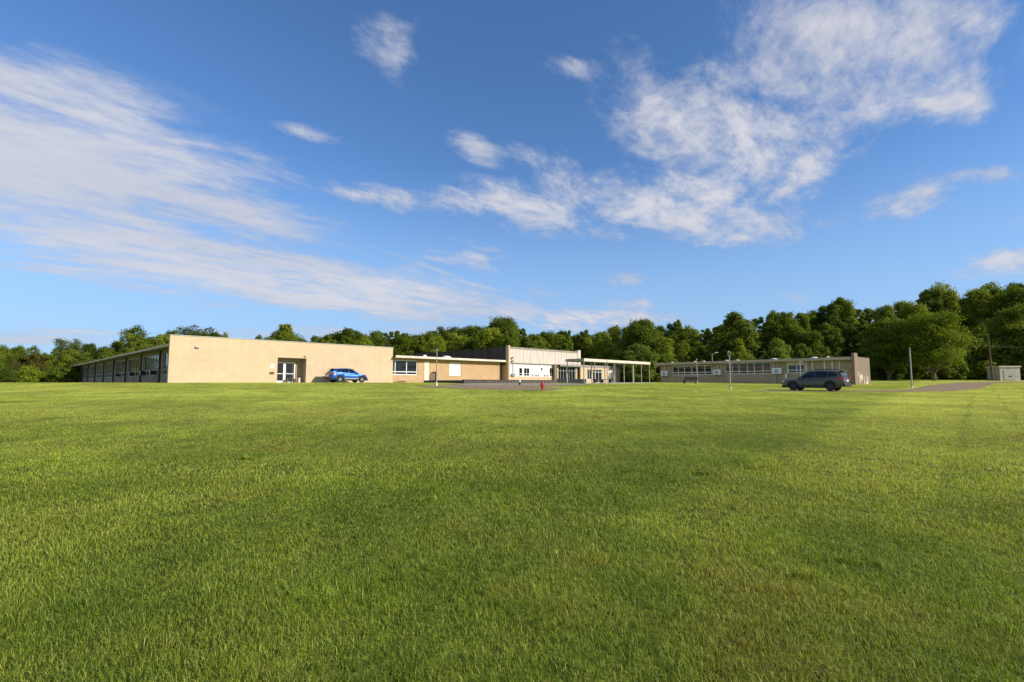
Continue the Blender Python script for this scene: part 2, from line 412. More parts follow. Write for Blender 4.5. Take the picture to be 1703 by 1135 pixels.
    # longer, lusher growth left of the swath line
    lush = mth('MULTIPLY', mth('MULTIPLY', mr(ln, -4.2, -1.2, 0, 1), mr(ln, -.5, .3, 1, 0)), mth('MULTIPLY', mr(sx.outputs[1], 2.5, 5, .3, 1), mr(sx.outputs[1], 16, 30, .30, .10)))
    col = mix(lush, col, (.075, .150, .014))
    if blades:
        a = N(nt, 'ShaderNodeAttribute', attribute_name='rnd').outputs['Fac']
        col = mix(mr(a, .962, .985, 0, .8), col, STR)
        v = mth('MULTIPLY_ADD', a, .95, .60)
        sc = N(nt, 'ShaderNodeVectorMath', operation='SCALE'); nt.links.new(col, sc.inputs[0]); nt.links.new(v, sc.inputs['Scale'])
        return sc.outputs[0], geo, mth, mr, noise, mix, sx
    return col, geo, mth, mr, noise, mix, sx
# ground sheet
gm = bpy.data.materials.new('lawn_ground'); gm.use_nodes = True
nt = gm.node_tree; pb = nt.nodes['Principled BSDF']; pb.inputs['Roughness'].default_value = .9; pb.inputs['Specular IOR Level'].default_value = .1
col, geo, mth, mr, noise, mix, sx = grass_nodes(nt, False)
# near the camera the sheet is soil and thatch between the blades; beyond, closed turf
near = mr(sx.outputs[1], 6, 30, 0, 1)
thatch = mix(mr(noise(9, 4), .35, .65, 0, 1), (.06, .08, .010), (.15, .18, .022))
col2 = mix(near, thatch, col)
fl = noise(.9, 5, (1, .35, 1)); ff = mr(noise(3.5, 5, (1, .3, 1)), .3, .7, .68, 1.22)
sc = N(nt, 'ShaderNodeVectorMath', operation='SCALE'); nt.links.new(col2, sc.inputs[0]); nt.links.new(ff, sc.inputs['Scale'])
# forest floor
litter = mix(mr(noise(.6, 5), .35, .65, 0, 1), (.020, .022, .008), (.055, .050, .020))
edge = mth('ADD', sx.outputs[1], mth('MULTIPLY', mth('SUBTRACT', noise(.08, 3), .5), 14))
fm = mr(edge, 103, 110, 0, 1)
col3 = mix(fm, sc.outputs[0], litter)
nt.links.new(col3, pb.inputs['Base Color'])
bp = N(nt, 'ShaderNodeBump'); bp.inputs['Strength'].default_value = .9; bp.inputs['Distance'].default_value = .06
nt.links.new(noise(7, 4), bp.inputs['Height']); nt.links.new(bp.outputs[0], pb.inputs['Normal'])
def axis(segs):
    out = [segs[0][0]]
    for a, b, st in segs:
        n = max(1, round((b-a)/st)); out += [a+(b-a)*(i+1)/n for i in range(n)]
    return np.array(out)
gx = axis([(-3000, -400, 200), (-400, -140, 20), (-140, 140, 1.0), (140, 400, 20), (400, 3000, 200)])
gy = axis([(-1500, -60, 120), (-60, 0, 5), (0, 100, .8), (100, 260, 5), (260, 600, 40), (600, 4000, 300)])
GX, GY = np.meshgrid(gx, gy); GZ = tz(GX, GY)
V = np.stack([GX, GY, GZ], -1).reshape(-1, 3); nx = len(gx); ny = len(gy)
I = (np.arange(ny-1)[:, None]*nx+np.arange(nx-1)[None, :]).ravel()
Fq = np.stack([I, I+1, I+nx+1, I+nx], 1).ravel()
me = npmesh('ground', V, Fq, gm, 4); me.shade_smooth()
g = bpy.data.objects.new('ground', me); COL.objects.link(g)
tag(g, 'lawn and wooded slope that everything stands on', None, None, 'structure')

# asphalt
RA = road('road', [(20.5, 42.3), (27, 42.2), (33.5, 42.6), (39.5, 46.5), (47, 54), (60, 66.5), (72, 76), (90, 82), (120, 86), (150, 88)],
          [2.2, 3.6, 5.0, 4.6, 4.2, 4.0, 3.5, 3.5, 3.5, 3.5], M['asphalt'], 'worn asphalt drive curving away to the right towards the wood')
RC = road('driveway', [(-7.5, 42.0), (-4.5, 42.6), (-1, 42.5), (3.8, 41.2)], [3.0, 8, 9, 4.6], M['asphalt'], 'worn asphalt loop in front of the low dark wall', off=.02)
RD = road('driveway', [(-5.0, 47.0), (-2, 49.5), (3, 54), (8, 59)], [4, 9, 7, 3], M['gravel'], 'tan gravel apron beside the canopy', off=.03)
PV = road('pavement', [(-23.2, 54.3), (-20.6, 57.0), (-14.6, 63.2)], [2.0, 3.6, 3.0], M['concrete'], 'concrete pavement along the long beige wall', off=.015)

# ------------------------------------------------------------------ grass blades
BUILD = []    # building footprints to keep blades out: list of (origin, angle, x0,x1,y0,y1)
def make_grass():
    rg = np.random.default_rng(11)
    # per-tuft sampling in bands
    P = []; 
    edges = [1.2, 2.2, 3, 4, 5.5, 7.5, 10, 14, 19, 26, 34, 44, 56, 70]
    for a, b in zip(edges[:-1], edges[1:]):
        Y = (a+b)/2
        rho = 9400*min(1, (3.2/Y))**1.5
        hw0 = 1.12*b+2.5
        n = int(rho*(b-a)*2*hw0)
        y = rg.uniform(a, b, n); x = rg.uniform(-hw0, hw0, n)
        k = np.abs(x) < 1.12*y+2.5
        P.append(np.stack([x[k], y[k]], 1))
    P = np.concatenate(P)
    # tufts: each sampled point is a tuft of six blades leaning outwards
    P = P[rg.random(len(P)) < 1/6.0]
    cx = np.repeat(P[:, 0], 6); cy = np.repeat(P[:, 1], 6); cs = .018+.005*cy
    lx = rg.normal(size=len(cx))*cs; ly = rg.normal(size=len(cx))*cs
    x = cx+lx; y = cy+ly
    keep = ~on_road(x, y, .05)
    den = .62+.75*(vn(x, y, .35, 2)*.5+vn(x, y, 1.4, 3)*.5)
    keep &= rg.random(len(x)) < den
    # keep clear of the buildings
    for (ox, oy), an, x0, x1, y0, y1 in BUILD:
        c, s = math.cos(an), math.sin(an); dx = x-ox; dy = y-oy
        ax = dx*c+dy*s; ay = -dx*s+dy*c
        keep &= ~((ax > x0-.1) & (ax < x1+.1) & (ay > y0-.1) & (ay < y1+.1))
    x, y, lx, ly = x[keep], y[keep], lx[keep], ly[keep]; n = len(x); csk = cs[keep]
    boost = np.zeros(n)
    ex = [(X(830, 17), 17, .9, .22, 700), (X(1265, 8.3), 8.3, .28, .12, 260), (X(1322, 4.0), 4.0, .13, .07, 160), (X(715, 21), 21, .9, .3, 300), (X(1395, 4.3), 4.3, .10, .06, 110), (X(560, 3.6), 3.6, .2, .12, 160)]
    for _ in range(26):
        yy_ = rg.uniform(2.6, 16); ex.append((rg.uniform(-1.05, 1.05)*yy_, yy_, rg.uniform(.06, .16), rg.uniform(.05, .12), int(rg.uniform(50, 130))))
    for px_, py_, ra, rb, k_ in ex:
        a_ = rg.normal(size=k_)*.5; b_ = rg.normal(size=k_)*.5
        x = np.concatenate([x, px_+a_*ra]); y = np.concatenate([y, py_+b_*rb]); lx = np.concatenate([lx, a_*.02]); ly = np.concatenate([ly, b_*.02]); csk = np.concatenate([csk, np.full(k_, .02)]); boost = np.concatenate([boost, np.ones(k_)])
    n = len(x)
    r = rg.random(n)
    tall = vn(x, y, .5, 7)*.6+vn(x, y, .16, 8)*.4
    h = (.022+.038*tall)*(.6+.8*rg.random(n))
    wild = (rg.random(n) < .008) | ((vn(x, y, .22, 21) > .80) & (rg.random(n) < .22))
    h = np.where(wild, h*1.7, h); h = np.where(boost > 0, h*rg.uniform(1.3, 2.3, n), h)
    h *= 1-.30*ss(6, 30, y)
    w = .0031*np.maximum(1, y/3.2)**.88*(.65+.7*rg.random(n))
    w = np.where(wild, w*1.1, w); w = np.where(boost > 0, w*1.5, w)
    az = rg.uniform(0, 2*math.pi, n); lean = np.abs(rg.normal(.0, .55, n))+.25
    dx = np.cos(az)*lean+lx/csk*.35; dy = np.sin(az)*lean+ly/csk*.35
    ln = np.sqrt(dx*dx+dy*dy)+1e-6
    # width direction: random, biased to lie across the lean
    wa = az+math.pi/2+rg.normal(0, .5, n)
    wx, wy = np.cos(wa)*w/2, np.sin(wa)*w/2
    z = tz(x, y)-.004
    tipx = x+dx*h*.8; tipy = y+dy*h*.8; tipz = z+h*np.clip(1-.28*ln, .35, 1)
    near = y < 9
    # near blades: base pair, mid pair, tip (quad + tri -> two tris + tri)
    q = near; nn = q.sum()
    mx = x+dx*h*.28; my = y+dy*h*.28; mz = z+h*.58
    B = [np.stack([x-wx, y-wy, z], 1), np.stack([x+wx, y+wy, z], 1), np.stack([mx-wx*.85, my-wy*.85, mz], 1),
         np.stack([mx+wx*.85, my+wy*.85, mz], 1), np.stack([tipx, tipy, tipz], 1)]
    Vn = np.stack([b[q] for b in B], 1).reshape(-1, 3)
    base = np.arange(nn)*5
    Fn = np.stack([base, base+1, base+3, base, base+3, base+2, base+2, base+3, base+4], 1).ravel()
    q2 = ~near; n2 = q2.sum(); b2 = np.arange(n2)*3+len(Vn)
    Vf = np.stack([B[0][q2], B[1][q2], B[4][q2]], 1).reshape(-1, 3)
    Ff = np.stack([b2, b2+1, b2+2], 1).ravel()
    rr = np.concatenate([np.repeat(r[q], 5), np.repeat(r[q2], 3)])
    m = bpy.data.materials.new('grass_blades'); m.use_nodes = True; nt = m.node_tree; nt.nodes.clear()
    col, *_ = grass_nodes(nt, True)
    out = N(nt, 'ShaderNodeOutputMaterial'); mx_ = N(nt, 'ShaderNodeMixShader'); mx_.inputs[0].default_value = .38
    d = N(nt, 'ShaderNodeBsdfPrincipled'); d.inputs['Roughness'].default_value = .5; d.inputs['Specular IOR Level'].default_value = .3
    t = N(nt, 'ShaderNodeBsdfTranslucent')
    sc = N(nt, 'ShaderNodeVectorMath', operation='MULTIPLY'); sc.inputs[1].default_value = (1.25, 1.25, .6)
    nt.links.new(col, sc.inputs[0]); nt.links.new(col, d.inputs['Base Color']); nt.links.new(sc.outputs[0], t.inputs[0])
    nt.links.new(d.outputs[0], mx_.inputs[1]); nt.links.new(t.outputs[0], mx_.inputs[2]); nt.links.new(mx_.outputs[0], out.inputs[0])
    me = npmesh('grass', np.concatenate([Vn, Vf]), np.concatenate([Fn, Ff]), m, 3, rr)
    o = bpy.data.objects.new('grass', me); COL.objects.link(o)
    tag(o, 'mown green lawn grass with yellow patches across the foreground', 'grass', None, 'stuff')
    print('blades', n)

# ------------------------------------------------------------------ buildings
AN = math.atan2(.714, .70); DX = Vector((.70, .714)); DY = Vector((-.714, .70))
A0 = Vector((-32.5, 47.6)); BZ = 1.6
def tpx(px, P0, d, py=620):
    r = ray(px, py)[0]
    return (r*P0.y-P0.x)/(d.x-r*d.y)
def zpx(py, px, P): # height of pixel at plan point
    return EYE+ray(px, py)[1]*P.y-BZ
def window(parent, x0, x1, z0, z1, y=.12, mull=(), trans=None, fm='white', gm_='glass', Mx=None, fw=.06, panes=True, open_below=None):
    f = MB(Mx); w = fw; d0, d1 = y-.05, y+.05
    f.box(x0, x1, d0, d1, z0, z0+w).box(x0, x1, d0, d1, z1-w, z1).box(x0, x0+w, d0, d1, z0+w, z1-w).box(x1-w, x1, d0, d1, z0+w, z1-w)
    for m in mull: f.box(m-w/2, m+w/2, d0+.003, d1, z0+w, z1-w)
    if trans:
        xs = [x0+w]+[q for m in sorted(mull) for q in (m-w/2, m+w/2)]+[x1-w]
        for i in range(0, len(xs), 2): f.box(xs[i], xs[i+1], d0+.006, d1, trans-w/2, trans+w/2)
    fo = f.build('window', M[fm], parent)
    MB(Mx).box(x0+w/2, x1-w/2, y+.0, y+.03, z0+w/2, z1-w/2).build('pane', M[gm_], fo)
    return fo

# --- long beige block with the classroom wing running away to the left
ba = empty('school_building', (A0.x, A0.y, BZ), AN, 'long beige brick block with recessed doors and a shaded classroom wing on its left', 'building')
LA = 24.4; HA = 4.53
ta = lambda px: tpx(px, A0, DX)
d0, d1 = ta(461), ta(509)
zr = zpx(595.7, 485, A0+DX*((d0+d1)/2))
DREC = 1.25
MB().wall(0, LA, -.8, HA, .35, [(d0, d1, -.85, zr)]).build('wall', M['brick'], ba)
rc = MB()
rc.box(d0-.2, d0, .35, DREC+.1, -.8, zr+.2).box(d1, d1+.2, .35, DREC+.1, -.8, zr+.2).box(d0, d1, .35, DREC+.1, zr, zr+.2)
MB().box(d0, d1, DREC, DREC+.1, zr-.42, zr).box(d1-1.0, d1, DREC, DREC+.1, -.8, zr-.42).build('recess_back_wall', M['brick_brown'], ba)  # brown brick at the right also holds the jamb's shadow in its colour
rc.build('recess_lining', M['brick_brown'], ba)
MB().box(d0-.05, d1+.05, -.6, DREC, -.5, .02).build('door_step', M['concrete'], ba)
MB().box(-.04, LA+.04, -.05, .40, HA, HA+.06).build('coping', M['grey_paint'], ba)
MB().box(LA-.35, LA, .35, 8, -.8, HA).build('side_wall', M['brick'], ba)
xs = [d0+.03, d0+1.22, d0+2.42]
dz1 = zr-.45
for i in range(2):
    a, b = xs[i]+.0, xs[i+1]
    f = MB(); f.box(a, a+.13, DREC-.08, DREC, .03, dz1).box(b-.13, b-.002, DREC-.08, DREC, .03, dz1).box(a+.13, b-.13, DREC-.08, DREC, dz1-.13, dz1).box(a+.13, b-.13, DREC-.08, DREC, .03, .24).box(a+.13, b-.13, DREC-.08, DREC, .98, 1.05)
    do = f.build('door', M['white'], ba)
    MB().box(a+.1, b-.1, DREC-.05, DREC-.02, .2, dz1-.1).build('pane', M['glass'], do)
    MB().box(b-.2 if i == 0 else a+.14, b-.16 if i == 0 else a+.18, DREC-.14, DREC-.09, .85, 1.2).build('handle', M['dull_metal'], do)
window(ba, xs[2]+.05, d1-1.0+.0, .05, dz1, DREC-.02, fm='brownwood')
# left wing
WL = 95.0
Wm = Matrix.Translation((1.25, WL, 0)) @ Matrix.Rotation(R(-90), 4, 'Z')     # wing local: x from far end to near corner
eav = 3.78
bays = 9; bw = (WL-.35)/bays
ops = []; wins = []
for i in range(bays):
    s0 = i*bw+1.9; s1 = (i+1)*bw-.5
    if i == bays-1: s1 = WL-.9
    ops.append((s0, s1, .85, 3.2)); wins.append((s0, s1))
MB(Wm).wall(0, WL-.36, -.8, eav-.25, .3, ops).build('wing_wall', M['brick_wing'], ba)
for s0, s1 in wins:
    n = 5; ml = [s0+(s1-s0)*k/n for k in range(1, n)]
    window(ba, s0, s1, .85, 3.2, .14, ml, 1.45, 'grey_paint', 'glass_side', Wm, .07)
MB(Wm).box(0, 1, .3, 14, -.8, eav-.25).build('end_wall', M['brick_brown'], ba)
MB().box(.12, 18, .37, WL+1.2, eav-.25, eav-.02).build('roof', M['soffit'], ba)
MB().box(.06, .12, .37, WL+1.26, eav-.24, eav+.0).box(.12, 17.9, WL+1.2, WL+1.26, eav-.24, eav+.0).build('fascia', M['fascia_tan'], ba)
for i in range(1, bays):
    s = i*bw+.9
    MB(Wm).box(s-.08, s+.08, -.18, 0, -.6, eav-.25).build('downpipe', M['dark_side'], ba)
BUILD.append(((A0.x, A0.y), AN, 0, LA, 0, 100))

# --- link
Lo = A0+DX*LA; 
bl = empty('link_building', (Lo.x, Lo.y, BZ), AN, 'low beige link building with a white fascia between the long block and the dark-sided hall', 'building')
tl = lambda px: tpx(px, Lo+DY*.3, DX)
zl = lambda py, px: zpx(py, px, Lo+DY*.3+DX*tl(px))
LL = tl(829.5)
w1 = (.15, tl(694), zl(624, 675), zl(599.5, 675)); w2 = (tl(747.5), tl(767), zl(625, 757), zl(603.5, 757))
n1 = (tl(713), tl(727), -.02, zl(618.5, 720))
MB().wall(0, LL, -.8, 3.3, .3, [w1, w2, (n1[0], n1[1], -.85, n1[3])], .3).build('wall', M['brick_orange'], bl)
window(bl, *w1, .42, (tl(657.5), tl(676.5)), w1[2]+.42, 'white', 'glass', None, .10)
window(bl, *w2, .42, (tl(757),), w2[2]+.42, 'white', 'white_panel', None, .08)
nb = MB(); nb.box(n1[0], n1[1], .58, .64, -.8, n1[3]); nb.build('shadow_sheet', M['brownwood'], bl)  # dark brown sheet in an added recess, standing for a shadow on the wall
# rounded corner giving the painted shadow its curved edge
hv = []; hr = .9
for k in range(9):
    t = math.pi/2*k/8; hv.append((n1[0]+hr-hr*math.cos(t), n1[3]-hr+hr*math.sin(t)))
hb = MB(); pts = [(n1[0], n1[3]+.0)]+hv
vs = [(p[0], .305, p[1]) for p in pts]+[(p[0], .59, p[1]) for p in pts]; k = len(pts)
hb.add(vs, [tuple(range(k)), tuple(range(2*k-1, k-1, -1))]+[(i, (i+1) % k, (i+1) % k+k, i+k) for i in range(k)]); hb.build('shadow_edge', M['brick_orange'], bl)
pa, pb_ = tl(705), tl(713)
MB().box(pa, pb_, .24, .297, -.5, 2.95).build('pilaster', M['cream'], bl)
MB().box(w2[0]-.1, w2[1]+.1, .24, .297, w2[3], 3.1).build('window_head', M['brownpanel'], bl)
for s in (tl(749), tl(761)):
    pass
RL = tl(841)
MB().box(0.02, RL, -.62, .9, 3.22, 3.32).build('soffit', M['soffit'], bl)
MB().box(0.02, RL, -.68, -.62, 3.25, 3.53).build('fascia', M['cream'], bl)
MB().box(0.02, RL+4, -.62, 16, 3.323, 3.5).build('roof', M['roof'], bl)
for px, r in ((710, .35), (746.5, .75)):
    q = tl(px); pr = [(r, 0), (r*.95, .12), (r*.8, .25), (r*.5, .34), (.02, .38)]
    MB().lathe([(a, b+3.5) for a, b in pr], 14, (q, .9, 0)).build('skylight', M['white'], bl, True)
vt = MB(); vt.box(tl(653.5)+.2, tl(662), .22, .297, .02, .16); vt.box(tl(663), tl(675), .2, .297, .12, .26); vt.build('vent', M['brownwood'], bl)
MB().box(LL-.001, LL+.35, .3, 1.5, -.8, 3.22).build('return_wall', M['brownpanel'], bl)
BUILD.append(((Lo.x, Lo.y), AN, 0, LL+2, 0, 18))

# --- hall
# hall corner lies ahead of the link wall
tC = tpx(845, Lo-DY*1.0, DX); C0 = Lo-DY*1.0+DX*tC
bc = empty('hall_building', (C0.x, C0.y, BZ), AN, 'taller hall with weathered cream panels above a white panel band and a dark side wall', 'building')
tc_ = lambda px: tpx(px, C0, DX)
zc = lambda py, px: zpx(py, px, C0+DX*tc_(px))
LC = tc_(961); HC = zc(577, 848)
zb = zc(604.5, 850); zs = zc(626, 850)
MB().box(.0, .32, -.12, .5, -.8, HC+.22).build('corner_pier', M['brick_pink'], bc)
MB().box(LC, LC+.75, -.12, .6, -.8, HC+.25).build('end_pier', M['cream'], bc)
up = MB()
npn = 11
for i in range(npn):
    a = .33+(LC-.33)*i/npn; b = .33+(LC-.33)*(i+1)/npn
    up.box(a+.015, b-.015, .0, .2, zb+.12, HC-.3)
up.build('upper_panels', M['panel'], bc)
MB().box(.33, LC-.002, .06, .32, zb+.1, HC-.28).build('backing_wall', M['grey_paint'], bc)
MB().box(.33, LC-.002, -.06, .33, HC-.28, HC).build('coping', M['concrete_dark'], bc)
MB().box(.33, LC-.002, -.22, .1, zb, zb+.12).build('ledge', M['dull_metal'], bc)
MB().box(.33, LC-.002, .02, .32, -.8, zs).build('base_wall', M['brick_pink'], bc)
zt = zc(612, 870); zt2 = zc(621, 870); zt3 = zc(622.3, 870)
def cw(p0, p1): return tc_(p0), tc_(p1)
W = [cw(863.5, 869.3), cw(871.5, 881), cw(914, 921.5), cw(899.8, 902.8)]
ops = [(W[0][0], W[0][1], zs+.05, zt), (W[1][0], W[1][1], zs+.05, zt), (W[2][0], W[2][1], zs+.05, zt+.15), (W[3][0], W[3][1], zt-.4, zt+.1)]
MB().wall(.33, LC-.002, zs+.003, zb-.003, .1, ops, .04).build('white_band', M['white_panel'], bc)
for (a, b), top in zip(W[:3], (zt, zt, zt+.15)):
    window(bc, a, b, zs+.05, top, .10, ((a+b)/2,) if b-a > 1 else (), zs+.45, 'white', 'glass', None, .06)
window(bc, ops[3][0], ops[3][1], ops[3][2], ops[3][3], .1, fm='grey_paint')
for px in (852.5, 861.5, 884.5, 888.5, 897, 905.5, 911.5):
    q = tc_(px); MB().box(q-.03, q+.03, .0, .04, zs+.01, zb-.01).build('band_mullion', M['grey_paint'], bc)
for p0, p1 in ((884, 887.5), (889.5, 896.5), (904, 908), (909, 912.5)):
    a, b = cw(p0, p1); MB().box(a, b, .02, .036, zs+.06, zs+.34).build('vent', M['dull_metal'], bc)
MB().box(tc_(853)-.18, tc_(853)+.22, .0, .037, zs+.05, zb-.1).build('downpipe', M['grey_paint'], bc)
MB().box(tc_(853)-.4, tc_(853)+.35, -.3, .0, zs+.05, zs+.4).build('hopper', M['dull_metal'], bc)
MB().box(0.02, .3, .5, 26, -.8, HC-.05).build('side_wall', M['dark_side'], bc)
MB().box(.005, .02, .5, 2.6, -.8, zb-.3).build('side_base', M['brick_orange'], bc)
MB().box(.32, LC, .34, 26, HC-.6, HC-.4).build('roof', M['roof'], bc)
MB().box(LC-.3, LC, .34, 26, -.8, HC-.4).build('end_wall', M['brick_brown'], bc)
BUILD.append(((C0.x, C0.y), AN, 0, LC, 0, 27))
# wall lamps on the hall
for zz in (zc(595, 851), zc(600.5, 851)):
    q = tc_(851.3); P = C0+DX*q-DY*.02
    l = empty('wall_lamp', (P.x, P.y, BZ+zz), AN, ('upper' if zz > zc(597, 851) else 'lower')+' of the two small grey lamps beside the pier of the hall', 'lamp', 'lamps on the hall wall')
    MB().box(-.1, .1, -.06, .0, -.12, .12).build('back_plate', M['dull_metal'], l)
    MB().lathe([(.05, -.12), (.16, -.14), (.2, 0), (.12, .1), (.03, .12)], 12, (0, -.22, .0)).build('shade', M['grey_paint'], l, True)

# --- entrance portico and annex
bd = empty('annex_building', (C0.x, C0.y, BZ), AN, 'low annex with a glazed entrance and brick walls behind the walkway canopy', 'building')
td = lambda px, off: tpx(px, C0+DY*off, DX)
pe0, pe1 = td(922.5, -.5), td(927.3, -.5)
MB().box(pe0, pe1, -.5, .0-.13, -.8, 3.18).build('brick_pier', M['brick_dark'], bd)
MB().box(pe1, pe1+.16, -.52, -.3, -.8, 3.18).build('pier_edge', M['cream'], bd)
ps0, ps1 = pe1+.17, td(957, -.5)
n = 6; fr = MB()
zt_ = 2.75
for k in range(n+1):
    q = ps0+(ps1-ps0)*k/n; fr.box(q-.05, q+.05, -.35, -.27, -.1, zt_)
for k in range(n):
    q0 = ps0+(ps1-ps0)*k/n+.05; q1 = ps0+(ps1-ps0)*(k+1)/n-.05
    fr.box(q0, q1, -.35, -.27, zt_-.1, zt_)
    fr.box(q0, q1, -.35, -.27, 2.05, 2.12); fr.box(q0, q1, -.35, -.27, -.1, .1)
sf = fr.build('storefront', M['dull_metal'], bd)
MB().box(ps0, ps1, -.32, -.30, -.05, zt_-.05).build('pane', M['glass'], sf)
MB().box(ps1+.06, ps1+.8, -.45, -.2, -.8, 2.9).build('door_post', M['brownpanel'], bd)
AE = td(1024, 0)
MB().box(pe1+.01, AE+.6, -1.1, -1.02, 2.85, 3.2).build('fascia', M['dull_metal'], bd)
MB().box(pe1+.01, AE+.6, -1.02, -.24, 2.95, 3.15).box(LC+.8, AE+.6, -.24, 9, 2.95, 3.15).build('roof', M['roof'], bd)
f0 = ps1+.85
o = [(td(977, -1.0), td(984, -1.0), .6, 2.5), (td(986, -1.0), td(1001, -1.0), .0, 2.5)]
MB().wall(f0, AE, -.8, 2.85, .25, o, -1.0).build('wall', M['brick_pink'], bd)
window(bd, *o[0], -.88, ((o[0][0]+o[0][1])/2,), None, 'white', 'glass', None, .07)
window(bd, *o[1], -.88, [o[1][0]+(o[1][1]-o[1][0])*k/3 for k in (1, 2)], 2.0, 'white', 'glass', None, .07)
a, b = td(1013, -1.0), td(1022, -1.0)
MB().box(a, b, -1.04, -1.003, .9, 2.45).build('white_panel', M['white_panel'], bd)
MB().box(AE-.25, AE-.002, -.75, 8.9, -.8, 2.9).build('end_wall', M['brick_brown'], bd)
BUILD.append(((C0.x, C0.y), AN, pe0, AE, -1.2, 9))

# --- walkway canopy
K0 = Vector((X(972, 61.8), 61.8)); HK = EYE+ray(972, 596.4)[1]*61.8
kc = empty('walkway_canopy', (K0.x, K0.y, BZ), AN, 'flat roofed open walkway canopy on thin grey posts with a cream front edge', 'canopy')
hk = HK-BZ; LK = tpx(1082, K0, DX); WK = 2.9
MB().box(.08, LK-.08, .08, WK-.08, hk-.28, hk-.03).build('roof', M['soffit'], kc)
MB().box(-.02, LK, -.0, .08, hk-.34, hk).build('front_fascia', M['cream'], kc)
MB().box(-.02, .08, .083, WK, hk-.32, hk).box(LK-.08, LK, .083, WK, hk-.32, hk).box(.083, LK-.083, WK-.08, WK, hk-.32, hk).build('side_fascia', M['post_grey'], kc)
def kz(t, off):
    P = K0+DX*t+DY*off; return tzf(P.x, P.y)-BZ
for i in range(8):
    t = .1+(LK-.2)*i/7
    MB().box(t-.045, t+.045, .10, .19, kz(t, 0)-.2, hk-.29).build('post', M['post_grey'], kc)
for t in (.1, 5.4, 10.7, LK-.12):
    MB().box(t-.05, t+.05, WK-.2, WK-.1, kz(t, WK)-.2, hk-.29).build('post', M['grey_paint'], kc)
MB().box(0, LK+1, -.1, WK+.1, -.5, .03).build('walkway_slab', M['concrete'], kc)

# --- right classroom building
d_ = Vector((.66, -.75)); d_.normalize()
RE = Vector((X(1427, 64), 64.0)); LR = 28.3; R0 = RE-d_*LR; RZ = 1.5
AR = math.atan2(d_.y, d_.x)
br_ = empty('classroom_building', (R0.x, R0.y, RZ), AR, 'long low brown brick classroom building in shade behind the grey parked car', 'building')
tr = lambda px: tpx(px, R0, d_)
def zrr(py, px):
    P = R0+d_*tr(px); return EYE+ray(px, py)[1]*P.y-RZ
ops = []
bands = [(1118, 1183.5, 624, 608.5, 6, 'glass'), (1206, 1282.5, 622.5, 604, 6, 'glass'), (1309, 1338.5, 621, 600, 3, 'glass')]
for p0, p1, yb, yt, n, g_ in bands:
    pm = (p0+p1)/2; ops.append((tr(p0), tr(p1), zrr(yb, pm), zrr(yt, pm)))
pn = (tr(1340), tr(1397), -.6, zrr(600.5, 1368))
rtop = zrr(593, 1427)
ev = rtop-.05
MB().wall(0, LR-.3, -1.2, ev-.4, .3, ops+[(pn[0], pn[1], -1.25, pn[3])]).build('wall', M['brick_brown'], br_)
for (p0, p1, yb, yt, n, g_), o in zip(bands, ops):
    ml = [o[0]+(o[1]-o[0])*(k+random.uniform(-.12, .12))/n for k in range(1, n)]
    if n == 3: ml = [tr(1325), tr(1331.5)]
    w = window(br_, *o, .12, ml, o[2]+.42, 'white', 'glass', None, .09)
    if n == 3:
        MB().box(o[0]+.05, o[1]-.05, .03, .066, zrr(608, 1324), o[3]-.05).build('blank_panel', M['cream'], w)
        MB().box(o[0]-.02, tr(1312), .0, .064, o[2], o[3]).build('side_trim', M['cream'], w)
pp = MB(); pp.box(pn[0], pn[1], .1, .16, -1.2, pn[3]); pp.build('infill_panel', M['brownpanel'], br_)
for k, px in enumerate((1341, 1351.5, 1371.5, 1384.5, 1396.5)):
    q = tr(px); MB().box(q-.06, q+.06, .02, .097, -1.2, pn[3]-.003).build('panel_mullion', M['white'], br_)
q = tr(1287); MB().box(q-.35, q+.35, -.3, 0, -1.2, ev-.4).build('pilaster', M['brick_brown'], br_)
MB().box(q+.4, q+.52, -.14, -.02, -1.2, ev-.42).build('downpipe', M['grey_paint'], br_)
q = tr(1421); MB().box(q-.08, q+.08, -.16, -.02, -1.2, ev-.42).build('downpipe', M['grey_paint'], br_)
for k in range(3):
    a, b = ops[min(k, 1)][0]+3+k, ops[min(k, 1)][0]+4.2+k
MB().box(tr(1238), tr(1250), -.03, -.003, .25, .38).build('vent', M['dull_metal'], br_)
MB().box(-.6, LR-.31, -.85, 5.5, ev-.39, ev-.06).build('roof', M['soffit'], br_)
MB().box(-.66, LR-.31, -.93, -.85, ev-.37, ev).build('fascia', M['fascia_tan'], br_)
# end pier and end wall
MB().box(LR-.3, LR, -1.15, .3, -1.2, zrr(587.5, 1429)).build('end_pier', M['brick_dark'], br_)
ew = MB(); ew.box(LR-.3, LR, .3, 5.6, -1.2, ev+.0).build('end_wall', M['patchy'], br_)
MB().box(-.3, 0, 0.3, 9, -1.2, ev-.4).build('end_wall', M['brick_brown'], br_)
for px, r in ((1101+14, .3), (1153, .28), (1168, .3), (1206, .42), (1224, .38), (1286, .5), (1353, .5), (1375, .3)):
    q = tr(px); pr = [(r, 0), (r*.95, .1), (r*.75, .2), (.02, .28)]
    MB().lathe([(a, b+ev-.06) for a, b in pr], 12, (q, .6, 0)).build('roof_vent', M['white'] if r > .45 else M['cream'], br_, True)
BUILD.append(((R0.x, R0.y), AR, 0, LR, 0, 9))

